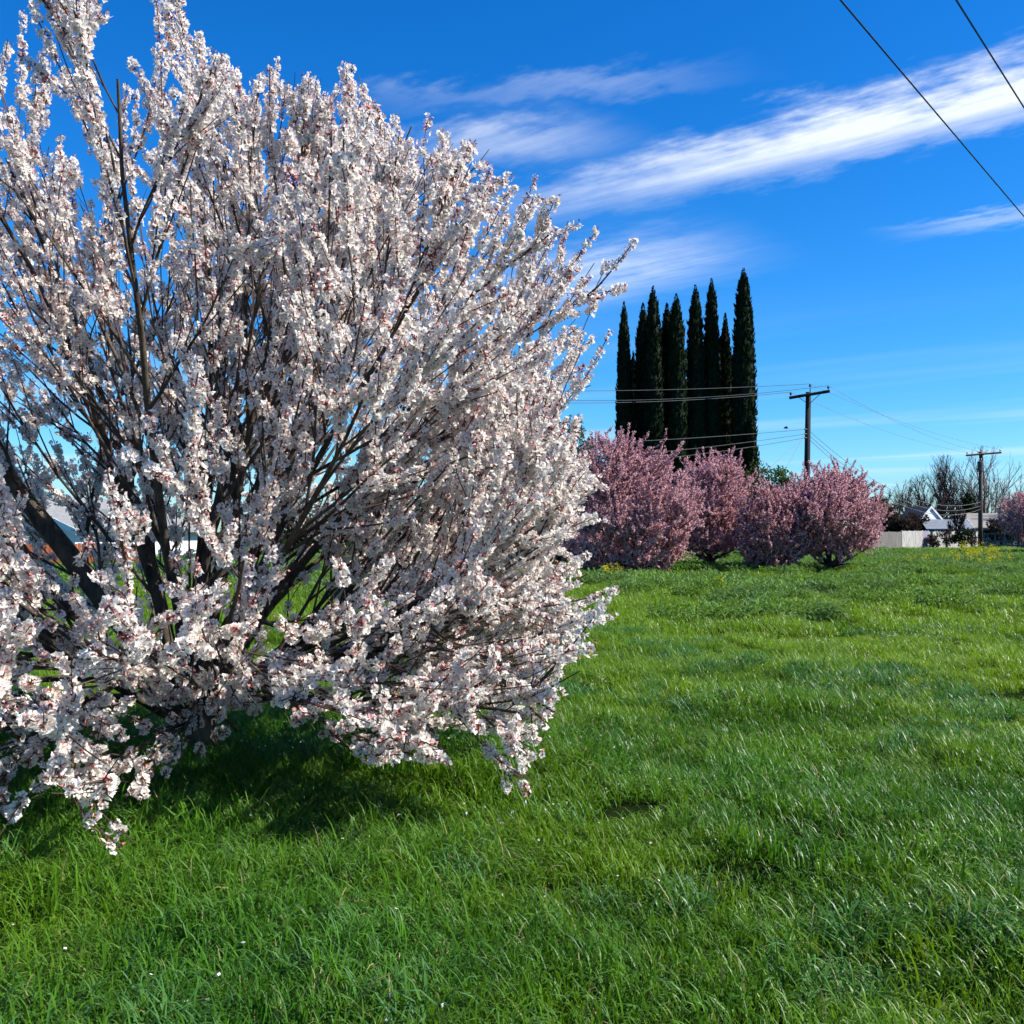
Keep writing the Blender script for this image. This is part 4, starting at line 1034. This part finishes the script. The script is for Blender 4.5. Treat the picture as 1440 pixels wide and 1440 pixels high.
# left of pole 1 the line runs on toward the left behind the white tree
far = lambda py, dd, px: np.array((PX(px, dd), dd, HT(py, dd)))
wire('upper wire from the crossarm running left across the cypresses', A1[2], far(545, 60, 560), .30, .017, group='crossarm wires crossing the cypresses')
wire('middle wire from the crossarm running left across the cypresses', A1[1], far(549, 60.5, 560), .75, .017, group='crossarm wires crossing the cypresses')
wire('lowest crossarm wire running left across the cypresses', A1[0], far(556, 59, 560), .55, .017, group='crossarm wires crossing the cypresses')
wire('highest of the low wires from the pole crossing the cypress bases', LOW1[0], far(628, 58, 600), .25, .016, group='low wires crossing the cypress bases')
wire('second of the low wires from the pole crossing the cypress bases', LOW1[1], far(650, 58, 600), .45, .016, group='low wires crossing the cypress bases')
wire('lowest wire from the pole crossing the cypress bases', LOW1[2], far(660, 58, 600), .55, .016, group='low wires crossing the cypress bases')
for i, lab in enumerate(('crossarm wire from the left insulator down to the transformer pole', 'crossarm wire from the right insulator down to the transformer pole', 'pole top wire down to the transformer pole')):
    wire(lab, A1[i], A2[i], .5, .010, 'wire')
for i, lab in enumerate(('top low wire sagging from the dark pole to the transformer pole', 'middle low wire sagging from the dark pole to the transformer pole', 'bottom low wire sagging from the dark pole to the transformer pole')):
    wire(lab, LOW1[i] + (.2, 0, 0), LOW2[i], 1.9 + .1 * i, .014, 'wire')
wire('steeper service drop from the pole down behind the plums', LOW1[1], (PX(1100, 58), 58, HT(668, 58)), .05, .013, group='service drops')
wire('longer service drop from the pole down to the olive green tree', LOW1[1], (PX(1075, 55), 55, HT(664, 55)), .08, .013, group='service drops')
# overhead line close by, running from behind the camera away to the right
u = np.array((0.613, 0.790)); z0 = EYE + 6.0
for q, lab in (((3.75, 11.3), 'dark overhead wire crossing the sky over the white cloud'), ((5.06, 11.3), 'short stretch of overhead wire in the sky corner beyond the cloud')):
    q = np.array(q); a = q - u * 22; b = q + u * 60
    wire(lab, (a[0], a[1], z0 + .05), (b[0], b[1], z0 + .05), .05, .011, 'wire_dark', 'overhead wires across the sky', 40)
b = np.array((4.4, 11.3)) + u * 60
pole3 = thing('utility_pole', 'wooden utility pole carrying the overhead wires beyond the field', 'utility pole', (b[0], b[1], 0))
m = MB(); m.tube([(0, 0, -.3), (0, 0, z0 + .5)], [.2, .15], 10); m.build('pole', M['pole'], pole3)
m = MB(); m.tube([(-.9, .55, z0 - .05), (.9, -.55, z0 - .05)], .09, 6); m.build('crossarm', M['pole'], pole3)

# bird beside the pole
bp = P(1106, 602, 55)
bird = thing('bird', 'small dark bird flying between the cypresses and the utility pole', 'bird', bp)
m = MB(); m.tube([(-.13, 0, 0), (-.07, 0, .015), (.02, 0, .02), (.09, 0, .02), (.13, 0, .015)], [.012, .035, .05, .035, .01], 8); m.build('body', M['feather'], bird, smooth=True)
for s in (-1, 1):
    m = MB(); m.add([(.06, s * .03, .03), (-.05, s * .03, .03), (-.06, s * .15, .09), (.03, s * .16, .10), (-.04, s * .27, .06),
                     (.06, s * .03, .022), (-.05, s * .03, .022), (-.06, s * .15, .084), (.03, s * .16, .094), (-.04, s * .27, .058)],
                    [(0, 1, 2, 3), (3, 2, 4), (5, 8, 7, 6), (8, 9, 7), (0, 3, 8, 5), (3, 4, 9, 8), (4, 2, 7, 9), (2, 1, 6, 7)]); m.build('wing', M['feather'], bird)

# ------------------------------------------------------------------ mustard plants
def mustard_mesh(seed):
    g = np.random.default_rng(seed)
    st = MB(); lf = MB(); fl = MB()
    for k in range(5):
        a = g.uniform(0, 6.28); h = g.uniform(.45, .8); x, y = math.cos(a) * .12, math.sin(a) * .12
        st.tube([(x * .2, y * .2, -.02), (x * .7, y * .7, h * .5), (x, y, h)], [.008, .006, .004], 4)
        for j in range(7):
            z = h * g.uniform(.05, .75); q = g.uniform(0, 6.28); L_ = g.uniform(.10, .22); c = np.array((x * z / h, y * z / h, z)); d = np.array((math.cos(q), math.sin(q), g.uniform(.1, .9))); s = np.array((-math.sin(q), math.cos(q), 0)) * L_ * .25
            lf.add([c, c + d * L_ * .5 + s, c + d * L_, c + d * L_ * .5 - s], [(0, 1, 2, 3)])
        for j in range(10):
            c = np.array((x, y, h)) + g.normal(0, 1, 3) * np.array((.05, .05, .06)); e = g.normal(0, .022, (4, 3))
            fl.add([c + v for v in e], [(0, 1, 2, 3)])
    return st.mesh('stem', [M['weed']]), lf.mesh('leaves', [M['weed']]), fl.mesh('flowers', [M['mustard']])
MU = [mustard_mesh(700 + i) for i in range(4)]
def mustard(px, d, s, k, label, group):
    x = PX(px, d); o = thing('mustard_plant', label, 'plant', (x, d, float(ground_z(x, d))), random.uniform(0, 6), group); o.scale = (s, s, s)
    for nm, me in zip(('stem', 'leaves', 'flowers'), MU[k % 4]): link(nm, me, o)['kind'] = 'stuff'
g = np.random.default_rng(9)
for i in range(38):
    t = g.random(); mustard(1330 + 70 * t ** .8 + g.normal(0, 8), 44 + g.uniform(-5, 14), g.uniform(.6, 1.15), i, 'yellow flowering mustard plant in the patch before the fences', 'mustard in the patch before the fences')
for i in range(16):
    mustard(g.uniform(1245, 1430), 42 + g.uniform(-4, 14), g.uniform(.5, .85), i, 'scattered yellow mustard plant in the weeds along the fences', 'scattered mustard along the fences')
for i in range(7):
    mustard(1018 + g.normal(0, 9), 24 + g.normal(0, .9), g.uniform(.35, .6), i, 'small yellow mustard plant in the grass before the plum trunks', 'mustard before the plum trunks')
for i in range(5):
    mustard(864 + g.normal(0, 7), 30.5 + g.normal(0, .4), g.uniform(.55, .8), i, 'yellow mustard plant at the foot of the largest plum tree', 'mustard at the largest plum')
for i in range(5):
    mustard(152 + g.normal(0, 12), 14 + g.normal(0, .5), g.uniform(.5, .8), i, 'yellow mustard plant behind the white tree trunk', 'mustard behind the white tree')
